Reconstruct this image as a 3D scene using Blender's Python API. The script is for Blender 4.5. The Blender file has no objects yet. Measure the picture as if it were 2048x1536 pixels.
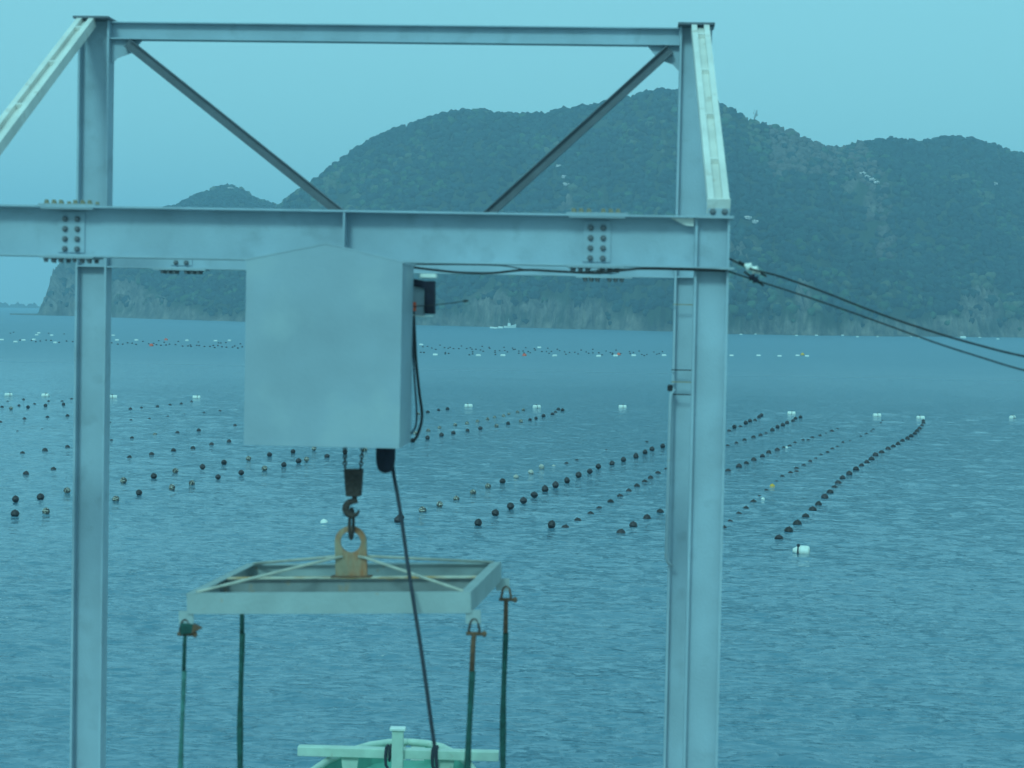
import bpy, bmesh, math, random
import numpy as np
from mathutils import Vector, Matrix

random.seed(7)
rng = np.random.default_rng(11)
rad = math.radians
scene = bpy.context.scene
C = scene.collection

# ------------------------------------------------------------------ camera
FPX, EYE = 4000.0, 7.6                       # focal length in pixels of the 2048 px wide photograph, eye height over the sea
roll, pitch = rad(1.12), math.atan(145 / 4000)
fw = np.array([0, math.cos(pitch), -math.sin(pitch)])
u0 = np.array([0, math.sin(pitch), math.cos(pitch)])
RX = math.cos(roll) * np.array([1., 0, 0]) + math.sin(roll) * u0
UP = -math.sin(roll) * np.array([1., 0, 0]) + math.cos(roll) * u0
cam = bpy.data.cameras.new('camera')
cam.sensor_width = 36
cam.lens = 36 * FPX / 2048
cam.clip_start, cam.clip_end = 0.1, 20000
cam.dof.use_dof = True
cam.dof.focus_distance = 500
cam.dof.aperture_fstop = 3.6
camo = bpy.data.objects.new('camera', cam)
C.objects.link(camo)
M = Matrix.Identity(4)
for i in range(3):
    M[i][0], M[i][1], M[i][2] = RX[i], UP[i], -fw[i]
M[2][3] = EYE
camo.matrix_world = M
scene.camera = camo

# ------------------------------------------------------------------ world and sun: overcast, cast of the tinted pane
SUN_EL, SUN_AZ = rad(36), rad(198)
world = bpy.data.worlds.new('World')
scene.world = world
world.use_nodes = True
wn, wl = world.node_tree.nodes, world.node_tree.links
bg = wn['Background']
sky = wn.new('ShaderNodeTexSky')
sky.sky_type = 'NISHITA'
sky.sun_disc = False
sky.sun_elevation, sky.sun_rotation = SUN_EL, SUN_AZ
sky.air_density, sky.dust_density = 1.0, 2.0
tint = wn.new('ShaderNodeMix'); tint.data_type = 'RGBA'; tint.blend_type = 'MULTIPLY'
tint.inputs['Factor'].default_value = 1.0
tint.inputs['B'].default_value = (0.60, 1.15, 1.15, 1)
wl.new(sky.outputs['Color'], tint.inputs['A'])
veil = wn.new('ShaderNodeMix'); veil.data_type = 'RGBA'
veil.inputs['Factor'].default_value = 0.80              # an even overcast veil over the clear sky
veil.inputs['B'].default_value = (3.15, 7.95, 8.75, 1)
wl.new(tint.outputs['Result'], veil.inputs['A'])
wl.new(veil.outputs['Result'], bg.inputs['Color'])
bg.inputs['Strength'].default_value = 0.1
sun = bpy.data.lights.new('sun', 'SUN')
sun.energy, sun.angle = 1.45, rad(12)
sun.color = (0.42, 1.0, 1.0)
suno = bpy.data.objects.new('sun', sun)
C.objects.link(suno)
sd = Vector((math.sin(SUN_AZ) * math.cos(SUN_EL), math.cos(SUN_AZ) * math.cos(SUN_EL), math.sin(SUN_EL)))
suno.rotation_euler = sd.to_track_quat('Z', 'Y').to_euler()
suno.location = sd * 50
vs = scene.view_settings
scene.display_settings.display_device = 'sRGB'
vs.view_transform, vs.look, vs.exposure, vs.gamma, vs.use_curve_mapping = 'Standard', 'None', 0.0, 1.0, False
scene.cycles.volume_bounces = 4
scene.cycles.max_bounces = 8
scene.cycles.use_denoising = True

# ------------------------------------------------------------------ helpers
def mat(name, col, rough=0.6, metal=0.0, var=0.0, scale=6.0, bump=0.0, bscale=40.0, spec=0.5, coords='Object', stain=None, stscale=3.0, stlo=0.55, sthi=0.75, rnd=0.0, stretch=None):
    m = bpy.data.materials.new(name)
    m.use_nodes = True
    nt = m.node_tree; N, L = nt.nodes, nt.links
    b = N['Principled BSDF']
    b.inputs['Base Color'].default_value = (*col, 1)
    b.inputs['Roughness'].default_value = rough
    b.inputs['Metallic'].default_value = metal
    b.inputs['Specular IOR Level'].default_value = spec
    tc = N.new('ShaderNodeTexCoord')
    vec = tc.outputs[coords]
    if stretch:
        mp = N.new('ShaderNodeMapping'); mp.inputs['Scale'].default_value = stretch
        L.new(vec, mp.inputs['Vector']); vec = mp.outputs['Vector']
    src = None
    if var > 0 or rnd > 0:
        n = N.new('ShaderNodeTexNoise'); n.inputs['Scale'].default_value = scale; n.inputs['Detail'].default_value = 5
        L.new(vec, n.inputs['Vector'])
        mr = N.new('ShaderNodeMapRange'); mr.inputs[1].default_value = .3; mr.inputs[2].default_value = .7
        mr.inputs[3].default_value = 1 - var; mr.inputs[4].default_value = 1 + var
        L.new(n.outputs['Fac'], mr.inputs[0])
        val = mr.outputs[0]
        if rnd > 0:
            oi = N.new('ShaderNodeObjectInfo')
            m2 = N.new('ShaderNodeMapRange'); m2.inputs[3].default_value = 1 - rnd; m2.inputs[4].default_value = 1 + rnd
            L.new(oi.outputs['Random'], m2.inputs[0])
            mu = N.new('ShaderNodeMath'); mu.operation = 'MULTIPLY'
            L.new(val, mu.inputs[0]); L.new(m2.outputs[0], mu.inputs[1]); val = mu.outputs[0]
        mx = N.new('ShaderNodeVectorMath'); mx.operation = 'SCALE'
        mx.inputs[0].default_value = col
        L.new(val, mx.inputs['Scale'])
        src = mx.outputs[0]
        L.new(src, b.inputs['Base Color'])
    if stain:
        n = N.new('ShaderNodeTexNoise'); n.inputs['Scale'].default_value = stscale; n.inputs['Detail'].default_value = 6
        L.new(vec, n.inputs['Vector'])
        mr = N.new('ShaderNodeMapRange'); mr.inputs[1].default_value = stlo; mr.inputs[2].default_value = sthi
        L.new(n.outputs['Fac'], mr.inputs[0])
        mx = N.new('ShaderNodeMix'); mx.data_type = 'RGBA'
        L.new(mr.outputs[0], mx.inputs['Factor'])
        if src: L.new(src, mx.inputs['A'])
        else: mx.inputs['A'].default_value = (*col, 1)
        mx.inputs['B'].default_value = (*stain, 1)
        L.new(mx.outputs['Result'], b.inputs['Base Color'])
    if bump > 0:
        n = N.new('ShaderNodeTexNoise'); n.inputs['Scale'].default_value = bscale; n.inputs['Detail'].default_value = 4
        L.new(vec, n.inputs['Vector'])
        bp = N.new('ShaderNodeBump'); bp.inputs['Strength'].default_value = bump; bp.inputs['Distance'].default_value = .05
        L.new(n.outputs['Fac'], bp.inputs['Height']); L.new(bp.outputs['Normal'], b.inputs['Normal'])
    return m

class MB:
    """collects boxes, prisms, tubes, lathes into one mesh"""
    def __init__(s): s.v, s.f = [], []
    def add(s, vs, fs):
        o = len(s.v); s.v += [tuple(map(float, p)) for p in vs]; s.f += [[i + o for i in f] for f in fs]
    def box(s, x0, x1, y0, y1, z0, z1, m=None):
        vs = [(x, y, z) for z in (z0, z1) for y in (y0, y1) for x in (x0, x1)]
        if m is not None: vs = [m @ Vector(p) for p in vs]
        s.add(vs, [(0, 2, 3, 1), (4, 5, 7, 6), (0, 1, 5, 4), (2, 6, 7, 3), (0, 4, 6, 2), (1, 3, 7, 5)])
    def obox(s, c, ax, ay, az, hx, hy, hz):
        c = Vector(c)
        vs = [c + ax * (i * hx) + ay * (j * hy) + az * (k * hz) for k in (-1, 1) for j in (-1, 1) for i in (-1, 1)]
        s.add(vs, [(0, 2, 3, 1), (4, 5, 7, 6), (0, 1, 5, 4), (2, 6, 7, 3), (0, 4, 6, 2), (1, 3, 7, 5)])
    def prism(s, pts, d):                      # polygon pts extruded by vector d
        n = len(pts); d = Vector(d)
        vs = [Vector(p) for p in pts] + [Vector(p) + d for p in pts]
        s.add(vs, [list(range(n))[::-1], list(range(n, 2 * n))] + [(i, (i + 1) % n, (i + 1) % n + n, i + n) for i in range(n)])
    def tube(s, pts, r, n=8, caps=True):
        pts = [Vector(p) for p in pts]; k = len(pts)
        rs = r if isinstance(r, (list, tuple)) else [r] * k
        ref = Vector((0, 0, 1))
        t0 = (pts[1] - pts[0]).normalized()
        if abs(t0.dot(ref)) > .9: ref = Vector((1, 0, 0))
        a = t0.cross(ref).normalized()
        o = len(s.v)
        for i, p in enumerate(pts):
            t = (pts[min(i + 1, k - 1)] - pts[max(i - 1, 0)]).normalized()
            a = (a - t * a.dot(t)).normalized(); b = t.cross(a)
            for j in range(n):
                w = 2 * math.pi * j / n
                s.v.append(tuple(p + (a * math.cos(w) + b * math.sin(w)) * rs[i]))
        for i in range(k - 1):
            for j in range(n):
                q = (j + 1) % n
                s.f.append([o + i * n + j, o + i * n + q, o + (i + 1) * n + q, o + (i + 1) * n + j])
        if caps:
            s.f.append([o + j for j in range(n)][::-1]); s.f.append([o + (k - 1) * n + j for j in range(n)])
    def lathe(s, prof, n=16, m=None):          # prof [(r,z)] about local z
        o = len(s.v); k = len(prof)
        for r, z in prof:
            for j in range(n):
                w = 2 * math.pi * j / n; p = Vector((r * math.cos(w), r * math.sin(w), z))
                s.v.append(tuple(m @ p if m is not None else p))
        for i in range(k - 1):
            for j in range(n):
                q = (j + 1) % n
                s.f.append([o + i * n + j, o + i * n + q, o + (i + 1) * n + q, o + (i + 1) * n + j])
        s.f.append([o + j for j in range(n)][::-1]); s.f.append([o + (k - 1) * n + j for j in range(n)])
    def hbeam(s, p0, p1, wdir, h, b, tf=.014, tw=.01):   # wdir: direction of the web depth
        p0, p1 = Vector(p0), Vector(p1); t = (p1 - p0); l = t.length; t.normalize()
        w = Vector(wdir); w = (w - t * w.dot(t)).normalized(); x = t.cross(w); c = (p0 + p1) / 2
        for q in (-1, 1): s.obox(c + w * (q * (h / 2 - tf / 2)), t, w, x, l / 2, tf / 2, b / 2)
        s.obox(c, t, w, x, l / 2 - .001, h / 2 - tf + .004, tw / 2)
    def channel(s, p0, p1, wdir, odir, h, b, t_=.01):    # web depth along wdir, flanges point to odir
        p0, p1 = Vector(p0), Vector(p1); t = (p1 - p0); l = t.length; t.normalize()
        w = Vector(wdir); w = (w - t * w.dot(t)).normalized()
        x = Vector(odir); x = (x - t * x.dot(t) - w * x.dot(w)).normalized(); c = (p0 + p1) / 2
        s.obox(c + x * (t_ / 2), t, w, x, l / 2, h / 2, t_ / 2)
        for q in (-1, 1): s.obox(c + w * (q * (h / 2 - t_ / 2)) + x * (b / 2 + t_ / 2 - .001), t, w, x, l / 2 - .0015, t_ / 2 - .0007, b / 2 - t_ / 2)
    def mesh(s, name, m, smooth=False):
        me = bpy.data.meshes.new(name); me.from_pydata(s.v, [], s.f); me.update()
        if m: me.materials.append(m)
        bm = bmesh.new(); bm.from_mesh(me); bmesh.ops.recalc_face_normals(bm, faces=bm.faces); bm.to_mesh(me); bm.free()
        if smooth: me.shade_smooth()
        return me
    def build(s, name, m, parent=None, smooth=False, bevel=0.0):
        o = bpy.data.objects.new(name, s.mesh(name, m, smooth)); C.objects.link(o)
        if parent: o.parent = parent
        if bevel > 0:
            bv = o.modifiers.new('edge', 'BEVEL'); bv.width = bevel; bv.segments = 2; bv.limit_method = 'ANGLE'
        return o

def tag(o, label=None, cat=None, group=None, kind=None):
    if label: o['label'] = label
    if cat: o['category'] = cat
    if group: o['group'] = group
    if kind: o['kind'] = kind
    return o
def thing(name, label, cat, loc=(0, 0, 0), rz=0.0, group=None):
    o = bpy.data.objects.new(name, None); C.objects.link(o)
    o.empty_display_size = .2
    o.location = loc; o.rotation_euler = (0, 0, rz)
    return tag(o, label, cat, group)
def link_copy(me, name, parent, loc, rot=(0, 0, 0), scale=(1, 1, 1)):
    o = bpy.data.objects.new(name, me); C.objects.link(o)
    if parent: o.parent = parent
    o.location = loc; o.rotation_euler = rot; o.scale = scale
    return o

def ray(x, y):                                 # line of sight of a photograph pixel, for surveying positions on the sea and slopes
    return fw + RX * (x - 1024) / FPX - UP * (y - 768) / FPX
def sea(x, y, z=0.0):
    r = ray(x, y); k = (z - EYE) / r[2]
    return np.array([0, 0, EYE]) + r * k

# gantry frame: s along the portal (to the right), o away from the track, z up
PSI = rad(3.5)
GT = Vector((math.cos(PSI), -math.sin(PSI), 0)); GN = Vector((math.sin(PSI), math.cos(PSI), 0))
GP = Vector((0, 19.0, 0))
def G(s, o, z): return GP + GT * s + GN * o + Vector((0, 0, z))
def gpt(x, y, o):                              # survey: pixel on the gantry plane at offset o -> (s, z)
    r = Vector(ray(x, y)); c = Vector((0, 0, EYE))
    q = c + r * (((GP + GN * o - c).dot(GN)) / r.dot(GN))
    return (q - GP).dot(GT), q.z

# ------------------------------------------------------------------ materials
steel = mat('galvanised_steel', (.365, .455, .53), rough=.62, metal=.0, var=.10, scale=2.2, bump=.12, bscale=60, stain=(.285, .355, .415), stscale=5, stlo=.55, sthi=.8, spec=.35)
steel2 = mat('grey_painted_steel', (.34, .41, .47), rough=.55, var=.09, scale=3.0, bump=.1, bscale=70, stain=(.36, .33, .29), stscale=9, stlo=.66, sthi=.78, spec=.35)
brace_m = mat('dark_grey_steel', (.12, .14, .17), rough=.6, var=.15, scale=5, bump=.1)
strut_m = mat('weathered_zinc', (.74, .70, .66), rough=.6, var=.12, scale=3, bump=.1, stain=(.45, .36, .30), stscale=6, stlo=.6, sthi=.8)
rust = mat('rusty_steel', (.17, .085, .05), rough=.85, var=.35, scale=20, bump=.4, bscale=90)
rustbolt = mat('rusty_bolt', (.30, .255, .18), rough=.85, var=.3, scale=60)
bolt_m = mat('dark_bolt', (.15, .16, .18), rough=.7, var=.3, scale=40)
housing_m = mat('grey_housing_sheet', (.305, .38, .445), rough=.5, var=.10, scale=1.6, bump=.05, bscale=25, stain=(.375, .45, .49), stscale=2.2, stlo=.5, sthi=.75, spec=.4)
black_m = mat('black_rubber', (.02, .018, .022), rough=.7, var=.2, scale=20)
navy_m = mat('dark_canvas', (.015, .014, .03), rough=.9, var=.25, scale=25)
hook_m = mat('dark_rusty_iron', (.055, .035, .03), rough=.7, var=.35, scale=25, bump=.3)
plate_m = mat('rust_streaked_plate', (.36, .27, .18), rough=.75, var=.25, scale=9, bump=.25, stain=(.42, .13, .045), stscale=6, stlo=.42, sthi=.62, stretch=(1.6, 1, .5))
frame_m = mat('grey_green_paint', (.335, .385, .395), rough=.6, var=.1, scale=4, bump=.12, stain=(.42, .24, .12), stscale=12, stlo=.66, sthi=.8)
midbeam_m = mat('rust_edged_paint', (.22, .235, .24), rough=.7, var=.15, scale=6, stain=(.40, .22, .10), stscale=5, stlo=.60, sthi=.75)
topplate_m = mat('lit_tan_paint', (.62, .55, .45), rough=.7, var=.12, scale=8, stain=(.55, .28, .10), stscale=3, stlo=.45, sthi=.62)  # tan with rust, made pale so the colour carries the light on the flange
rod_m = mat('tan_rod', (.50, .46, .40), rough=.7, var=.15, scale=12)
green_m = mat('green_webbing', (.012, .07, .06), rough=.85, var=.35, scale=14, bump=.3)
green2_m = mat('faded_green_webbing', (.05, .16, .145), rough=.85, var=.3, scale=14, bump=.3)
orange_m = mat('orange_plastic', (.85, .10, .03), rough=.5, var=.1)
white_m = mat('white_plastic', (.80, .79, .74), rough=.5, var=.06, scale=8, stain=(.50, .46, .36), stscale=5, stlo=.6, sthi=.8)
red_m = mat('red_orange_plastic', (.80, .10, .03), rough=.5, var=.1)
yellow_m = mat('yellow_plastic', (.75, .40, .03), rough=.5, var=.1)
float_m = mat('black_float', (.028, .018, .022), rough=.5, var=.3, scale=7, rnd=.5, bump=.2, bscale=20)
mott_m = mat('mottled_float', (.035, .025, .028), rough=.6, rnd=.3, stain=(.62, .56, .46), stscale=3.2, stlo=.50, sthi=.60)
pale_m = mat('bleached_float', (.50, .46, .40), rough=.6, rnd=.15, stain=(.08, .06, .06), stscale=4, stlo=.55, sthi=.65)
boatwhite_m = mat('white_boat_paint', (.78, .80, .76), rough=.4, var=.07, scale=5, stain=(.5, .45, .36), stscale=4, stlo=.62, sthi=.8)
boatgreen_m = mat('green_deck_paint', (.12, .37, .29), rough=.6, var=.15, scale=4, bump=.1)
boatpale_m = mat('pale_green_paint', (.52, .62, .53), rough=.5, var=.1, scale=5, stain=(.40, .34, .24), stscale=7, stlo=.62, sthi=.8)
rope_m = mat('dark_rope', (.03, .035, .05), rough=.9, var=.3, scale=30)
conc_m = mat('concrete', (.36, .35, .33), rough=.9, var=.15, scale=.6, bump=.3, bscale=8, stain=(.2, .2, .18), stscale=.4)
bark_m = mat('bark', (.12, .09, .07), rough=.9, var=.3, scale=2)
pine_m = mat('pine_needles', (.022, .050, .03), rough=.9, var=.4, scale=.8)
cherry_m = mat('white_blossom', (.85, .72, .70), rough=.9, var=.12, scale=.8)

# ------------------------------------------------------------------ sea
def build_sea():
    rows = [30.0]
    while rows[-1] < 1500: rows.append(rows[-1] + max(.06, rows[-1] ** 2 / 36000))
    rows += [1700, 2000, 2500, 3240]
    rows = np.array(rows); nr = len(rows); nc = 640
    az = np.linspace(rad(-17.5), rad(17.5), nc)
    A, Rr = np.meshgrid(az, rows)
    X, Y = Rr * np.sin(A), Rr * np.cos(A)
    dr = np.gradient(rows)[:, None]
    Z = np.zeros_like(X)
    g = np.random.default_rng(5)
    nw = 72
    lam = np.concatenate([.22 * (.8 / .22) ** np.linspace(0, 1, 48), 1.0 * (5.0 / 1.0) ** np.linspace(0, 1, 24)])
    env = []
    for i in range(3):                            # patches of livelier ripples
        e = 0
        for _ in range(7):
            th = g.normal(1.57, .55); k = 2 * math.pi / g.uniform(1.0, 4.5)
            e = e + np.sin(k * (X * math.cos(th) + Y * math.sin(th)) + g.uniform(0, 6.28))
        env.append(np.clip(.35 + .36 * e, 0, 2.0))
    for i in range(nw):
        k = 2 * math.pi / lam[i]
        th = rad(-94) + g.normal(0, .36)
        ph = g.uniform(0, 2 * math.pi)
        amp = (.065 if lam[i] < .9 else .036) / k
        fade = np.clip((lam[i] / (2.2 * np.maximum(dr, Rr * rad(35) / nc)) - 1) / 1.2, 0, 1)
        u = k * (X * math.cos(th) + Y * math.sin(th)) + ph + .6 * np.sin(X * .4 * (1 + i % 3) + Y * .23 + i)
        Z += amp * fade * env[i % 3] * ((.5 + .5 * np.cos(u)) ** 2.2 - .33)
    gust = .75 + .35 * np.sin(X * .05 + 2 * np.sin(Y * .021)) * np.sin(Y * .043 + 1.3 * np.sin(X * .03))
    Z *= gust
    verts = np.stack([X, Y, Z], -1).reshape(-1, 3)
    idx = np.arange(nr * nc).reshape(nr, nc)
    quads = np.stack([idx[:-1, :-1], idx[:-1, 1:], idx[1:, 1:], idx[1:, :-1]], -1).reshape(-1, 4)
    base = len(verts)
    big = np.array([(-3250, -3250, -.3), (3250, -3250, -.3), (3250, 3250, -.3), (-3250, 3250, -.3)], float)
    verts = np.vstack([verts, big]); quads = np.vstack([quads, [[base, base + 1, base + 2, base + 3]]])
    me = bpy.data.meshes.new('sea')
    me.vertices.add(len(verts)); me.vertices.foreach_set('co', verts.ravel())
    me.loops.add(quads.size); me.loops.foreach_set('vertex_index', quads.ravel().astype(np.int32))
    me.polygons.add(len(quads)); me.polygons.foreach_set('loop_start', np.arange(0, quads.size, 4, dtype=np.int32))
    me.update(calc_edges=True); me.shade_smooth()
    o = bpy.data.objects.new('sea', me); C.objects.link(o); o['kind'] = 'structure'
    m = bpy.data.materials.new('sea_water'); m.use_nodes = True
    N, L = m.node_tree.nodes, m.node_tree.links
    b = N['Principled BSDF']
    b.inputs['Base Color'].default_value = (.092, .205, .280, 1)
    pos = N.new('ShaderNodeNewGeometry'); sx = N.new('ShaderNodeSeparateXYZ'); L.new(pos.outputs['Position'], sx.inputs[0])
    rr = N.new('ShaderNodeMapRange'); rr.inputs[1].default_value = 60; rr.inputs[2].default_value = 420; rr.inputs[3].default_value = .07; rr.inputs[4].default_value = .42
    rr.interpolation_type = 'SMOOTHERSTEP'
    L.new(sx.outputs['Y'], rr.inputs[0]); L.new(rr.outputs[0], b.inputs['Roughness'])   # open water is choppier than the lee of the quay
    b.inputs['IOR'].default_value = 1.5
    tc = N.new('ShaderNodeTexCoord')
    prev = None
    # wave groups, wavelets and fine ripples; the crests are sparse and sharp
    for sc, lo, hi, st, dist in (((1.4, .60, 1), .42, .78, .45, .15), ((1.1, 2.6, 1), .50, .74, .70, .09), ((2.6, 6.2, 1), .50, .72, .80, .045)):
        mp = N.new('ShaderNodeMapping'); mp.inputs['Scale'].default_value = sc; mp.inputs['Rotation'].default_value = (0, 0, rad(5))
        L.new(tc.outputs['Object'], mp.inputs['Vector'])
        n = N.new('ShaderNodeTexNoise'); n.inputs['Scale'].default_value = 1.0; n.inputs['Detail'].default_value = 3; n.inputs['Roughness'].default_value = .5
        L.new(mp.outputs['Vector'], n.inputs['Vector'])
        mr = N.new('ShaderNodeMapRange'); mr.interpolation_type = 'SMOOTHSTEP'; mr.inputs[1].default_value = lo; mr.inputs[2].default_value = hi
        L.new(n.outputs['Fac'], mr.inputs[0])
        bp = N.new('ShaderNodeBump'); bp.inputs['Strength'].default_value = st; bp.inputs['Distance'].default_value = dist
        L.new(mr.outputs[0], bp.inputs['Height'])
        if sc[0] > 1.05 and sc[1] > 2:                # livelier and calmer patches of wind
            pn = N.new('ShaderNodeTexNoise'); pn.inputs['Scale'].default_value = .07 if sc[0] < 2 else .11; pn.inputs['Detail'].default_value = 2
            L.new(tc.outputs['Object'], pn.inputs['Vector'])
            pm = N.new('ShaderNodeMapRange'); pm.inputs[1].default_value = .35; pm.inputs[2].default_value = .65; pm.inputs[3].default_value = st * .5; pm.inputs[4].default_value = min(1, st * 1.35)
            L.new(pn.outputs['Fac'], pm.inputs[0]); L.new(pm.outputs[0], bp.inputs['Strength'])
        if prev: L.new(prev.outputs['Normal'], bp.inputs['Normal'])
        prev = bp
    L.new(prev.outputs['Normal'], b.inputs['Normal'])
    me.materials.append(m)
build_sea()

# ------------------------------------------------------------------ quay (below the frame)
q = MB(); q.box(-40, 40, -70, 22.6, -1.9, 1.8)
tag(q.build('quay', conc_m), kind='structure')

# ------------------------------------------------------------------ hills
def px_az(x): r = ray(x, 620); return math.atan2(r[0], r[1])
def px_el(x, y): r = ray(x, y); return r[2] / math.hypot(r[0], r[1])
_g = np.random.default_rng(3)
_w = [(_g.uniform(.008, .06), _g.uniform(0, 6.28), _g.uniform(0, 6.28)) for _ in range(16)]
def rough2(x, y):
    z = 0
    for k, th, ph in _w: z = z + np.sin(k * (x * math.cos(th) + y * math.sin(th)) + ph) * (.012 / k) ** .5
    return z / 2.6
class Hill:
    def __init__(s, ridge, shore, depth, drop=2.5, spur=13):
        s.raz = np.array([px_az(p[0]) for p in ridge]); s.rel = np.array([px_el(*p) for p in ridge])
        s.saz = np.array([px_az(p[0]) for p in shore]); s.sd = np.array([p[1] for p in shore])
        s.daz = np.array([px_az(p[0]) for p in depth]); s.dd = np.array([p[1] for p in depth])
        s.drop, s.spur = drop, spur
    def h(s, az, d):
        ds = np.interp(az, s.saz, s.sd) + 5 * np.sin(az * 160) + 3 * np.sin(az * 397 + 1) + 1.5 * np.sin(az * 1100)
        dr = ds + np.interp(az, s.daz, s.dd)
        zr = np.maximum(EYE + np.interp(az, s.raz, s.rel) * dr - s.drop, .6)
        t = (d - ds) / (dr - ds)
        tc = np.clip(t, 0, 1)
        foot = np.minimum(1, np.maximum(t, 0) / .03) * np.minimum(5.0, zr * .3)
        z = foot + (zr - np.minimum(5.0, zr * .3)) * tc ** .92
        z = z + s.spur * rough2(az * 1050, d) * 4 * tc * (1 - tc) * np.minimum(zr / 60, 1)
        z = np.where(t > 1, zr - (t - 1) * np.minimum(zr, 60) * .9, z)
        return np.where(t < 0, np.maximum(-1.6, t * 40), np.maximum(z, -1.6))
main = Hill([(425, 640), (445, 600), (480, 540), (520, 462), (560, 411), (590, 385), (620, 361), (660, 330), (700, 300), (730, 279), (750, 269), (800, 249), (850, 233), (890, 222), (935, 215), (960, 216), (985, 221), (1030, 223), (1075, 224), (1110, 215), (1150, 208), (1200, 199), (1250, 186), (1280, 178), (1320, 173), (1345, 172), (1375, 178), (1410, 190), (1440, 206), (1465, 218), (1495, 236), (1540, 249), (1580, 259), (1602, 271), (1640, 287), (1665, 291), (1690, 285), (1715, 279), (1745, 276), (1770, 273), (1810, 275), (1850, 276), (1875, 271), (1905, 269), (1930, 271), (1955, 279), (1985, 286), (2010, 297), (2048, 305), (2200, 350), (2500, 440), (2800, 560), (3000, 668)],
            [(420, 1016), (480, 1000), (650, 995), (830, 985), (1100, 940), (1350, 905), (1450, 836), (1600, 845), (1800, 895), (2048, 975), (2500, 1080), (3000, 1200)],
            [(420, 90), (520, 170), (700, 230), (950, 250), (1340, 270), (1660, 290), (2048, 320), (3000, 200)])
head = Hill([(34, 632.5), (60, 631), (74, 628), (80, 610), (90, 588), (96, 572), (101, 548), (106, 533), (120, 518), (160, 492), (220, 460), (280, 432), (325, 414), (352, 404), (380, 392), (405, 380), (430, 371), (452, 368), (472, 373), (490, 382), (515, 397), (560, 408), (640, 430), (720, 480), (800, 600), (830, 640)],
            [(30, 1200), (75, 1193), (150, 1190), (230, 1130), (300, 1075), (400, 1030), (480, 1010), (830, 1010)],
            [(30, 20), (75, 40), (105, 70), (160, 170), (325, 330), (450, 400), (830, 380)], drop=2.0, spur=8)
# bare patches: hill, pixel column, half width in pixels, height above sea, half height, density of what is left growing there
PATCH = [(head, 120, 55, 14, 22, .12), (head, 160, 40, 8, 10, .3), (head, 255, 40, 14, 11, .25), (head, 300, 45, 7, 7, .35), (head, 330, 80, 3, 5, .2),
         (main, 900, 55, 4, 4, .2), (main, 985, 55, 11, 10, .35), (main, 1080, 60, 9, 8, .4), (main, 1175, 60, 8, 9, .35), (main, 1260, 40, 4, 6, .5),
         (main, 1605, 18, 16, 15, .25), (main, 1560, 90, 4, 4, .2), (main, 1780, 110, 4, 4.5, .15), (main, 1960, 48, 14, 17, .35), (main, 1900, 55, 5, 7, .3), (main, 2040, 60, 5, 5, .3),
         (main, 1690, 22, 82, 12, .45), (main, 1735, 16, 68, 9, .5), (main, 1480, 35, 38, 8, .6), (main, 1125, 18, 66, 9, .5)]
PATCH = [(h, px_az(x), w / FPX, zc, hz * (.75 if h is main else 1), k) for h, x, w, zc, hz, k in PATCH]
hill_m = bpy.data.materials.new('hillside_ground'); hill_m.use_nodes = True
def _hill_mat():
    N, L = hill_m.node_tree.nodes, hill_m.node_tree.links
    b = N['Principled BSDF']; b.inputs['Roughness'].default_value = .95; b.inputs['Specular IOR Level'].default_value = .1
    at = N.new('ShaderNodeAttribute'); at.attribute_name = 'bare'
    tc = N.new('ShaderNodeTexCoord')
    n = N.new('ShaderNodeTexNoise'); n.inputs['Scale'].default_value = .12; n.inputs['Detail'].default_value = 8; n.inputs['Roughness'].default_value = .7
    L.new(tc.outputs['Object'], n.inputs['Vector'])
    cr = N.new('ShaderNodeValToRGB'); e = cr.color_ramp.elements
    e[0].position, e[0].color = .36, (.045, .045, .045, 1); e[1].position, e[1].color = .74, (.40, .33, .27, 1)
    k = cr.color_ramp.elements.new(.5); k.color = (.15, .13, .11, 1)
    L.new(n.outputs['Fac'], cr.inputs['Fac'])
    mx = N.new('ShaderNodeMix'); mx.data_type = 'RGBA'; mx.inputs['A'].default_value = (.045, .06, .035, 1)
    L.new(at.outputs['Fac'], mx.inputs['Factor']); L.new(cr.outputs['Color'], mx.inputs['B'])
    L.new(mx.outputs['Result'], b.inputs['Base Color'])
    bp = N.new('ShaderNodeBump'); bp.inputs['Strength'].default_value = .9; bp.inputs['Distance'].default_value = 2.5
    L.new(n.outputs['Fac'], bp.inputs['Height']); L.new(bp.outputs['Normal'], b.inputs['Normal'])
_hill_mat()
def barefac(hill, az, z):
    f = np.clip(1 - (z - 1.5) / 2.5, 0, 1)
    for h, a, w, zc, hz, k in PATCH:
        if h is hill: f = np.maximum(f, np.clip(1.6 - 1.6 * (((az - a) / w) ** 2 + ((z - zc) / hz) ** 2), 0, 1))
    return f
def grid_mesh(name, X, Y, Z, material, attr=None):
    nr, nc = X.shape
    v = np.stack([X, Y, Z], -1).reshape(-1, 3); idx = np.arange(nr * nc).reshape(nr, nc)
    qd = np.stack([idx[:-1, :-1], idx[:-1, 1:], idx[1:, 1:], idx[1:, :-1]], -1).reshape(-1, 4)
    me = bpy.data.meshes.new(name)
    me.vertices.add(len(v)); me.vertices.foreach_set('co', v.ravel())
    me.loops.add(qd.size); me.loops.foreach_set('vertex_index', qd.ravel().astype(np.int32))
    me.polygons.add(len(qd)); me.polygons.foreach_set('loop_start', np.arange(0, qd.size, 4, dtype=np.int32))
    me.update(calc_edges=True); me.shade_smooth()
    if attr is not None:
        a = me.attributes.new('bare', 'FLOAT', 'POINT'); a.data.foreach_set('value', attr.ravel().astype(np.float32))
    me.materials.append(material)
    o = bpy.data.objects.new(name, me); C.objects.link(o); o['kind'] = 'structure'
    return o
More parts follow.
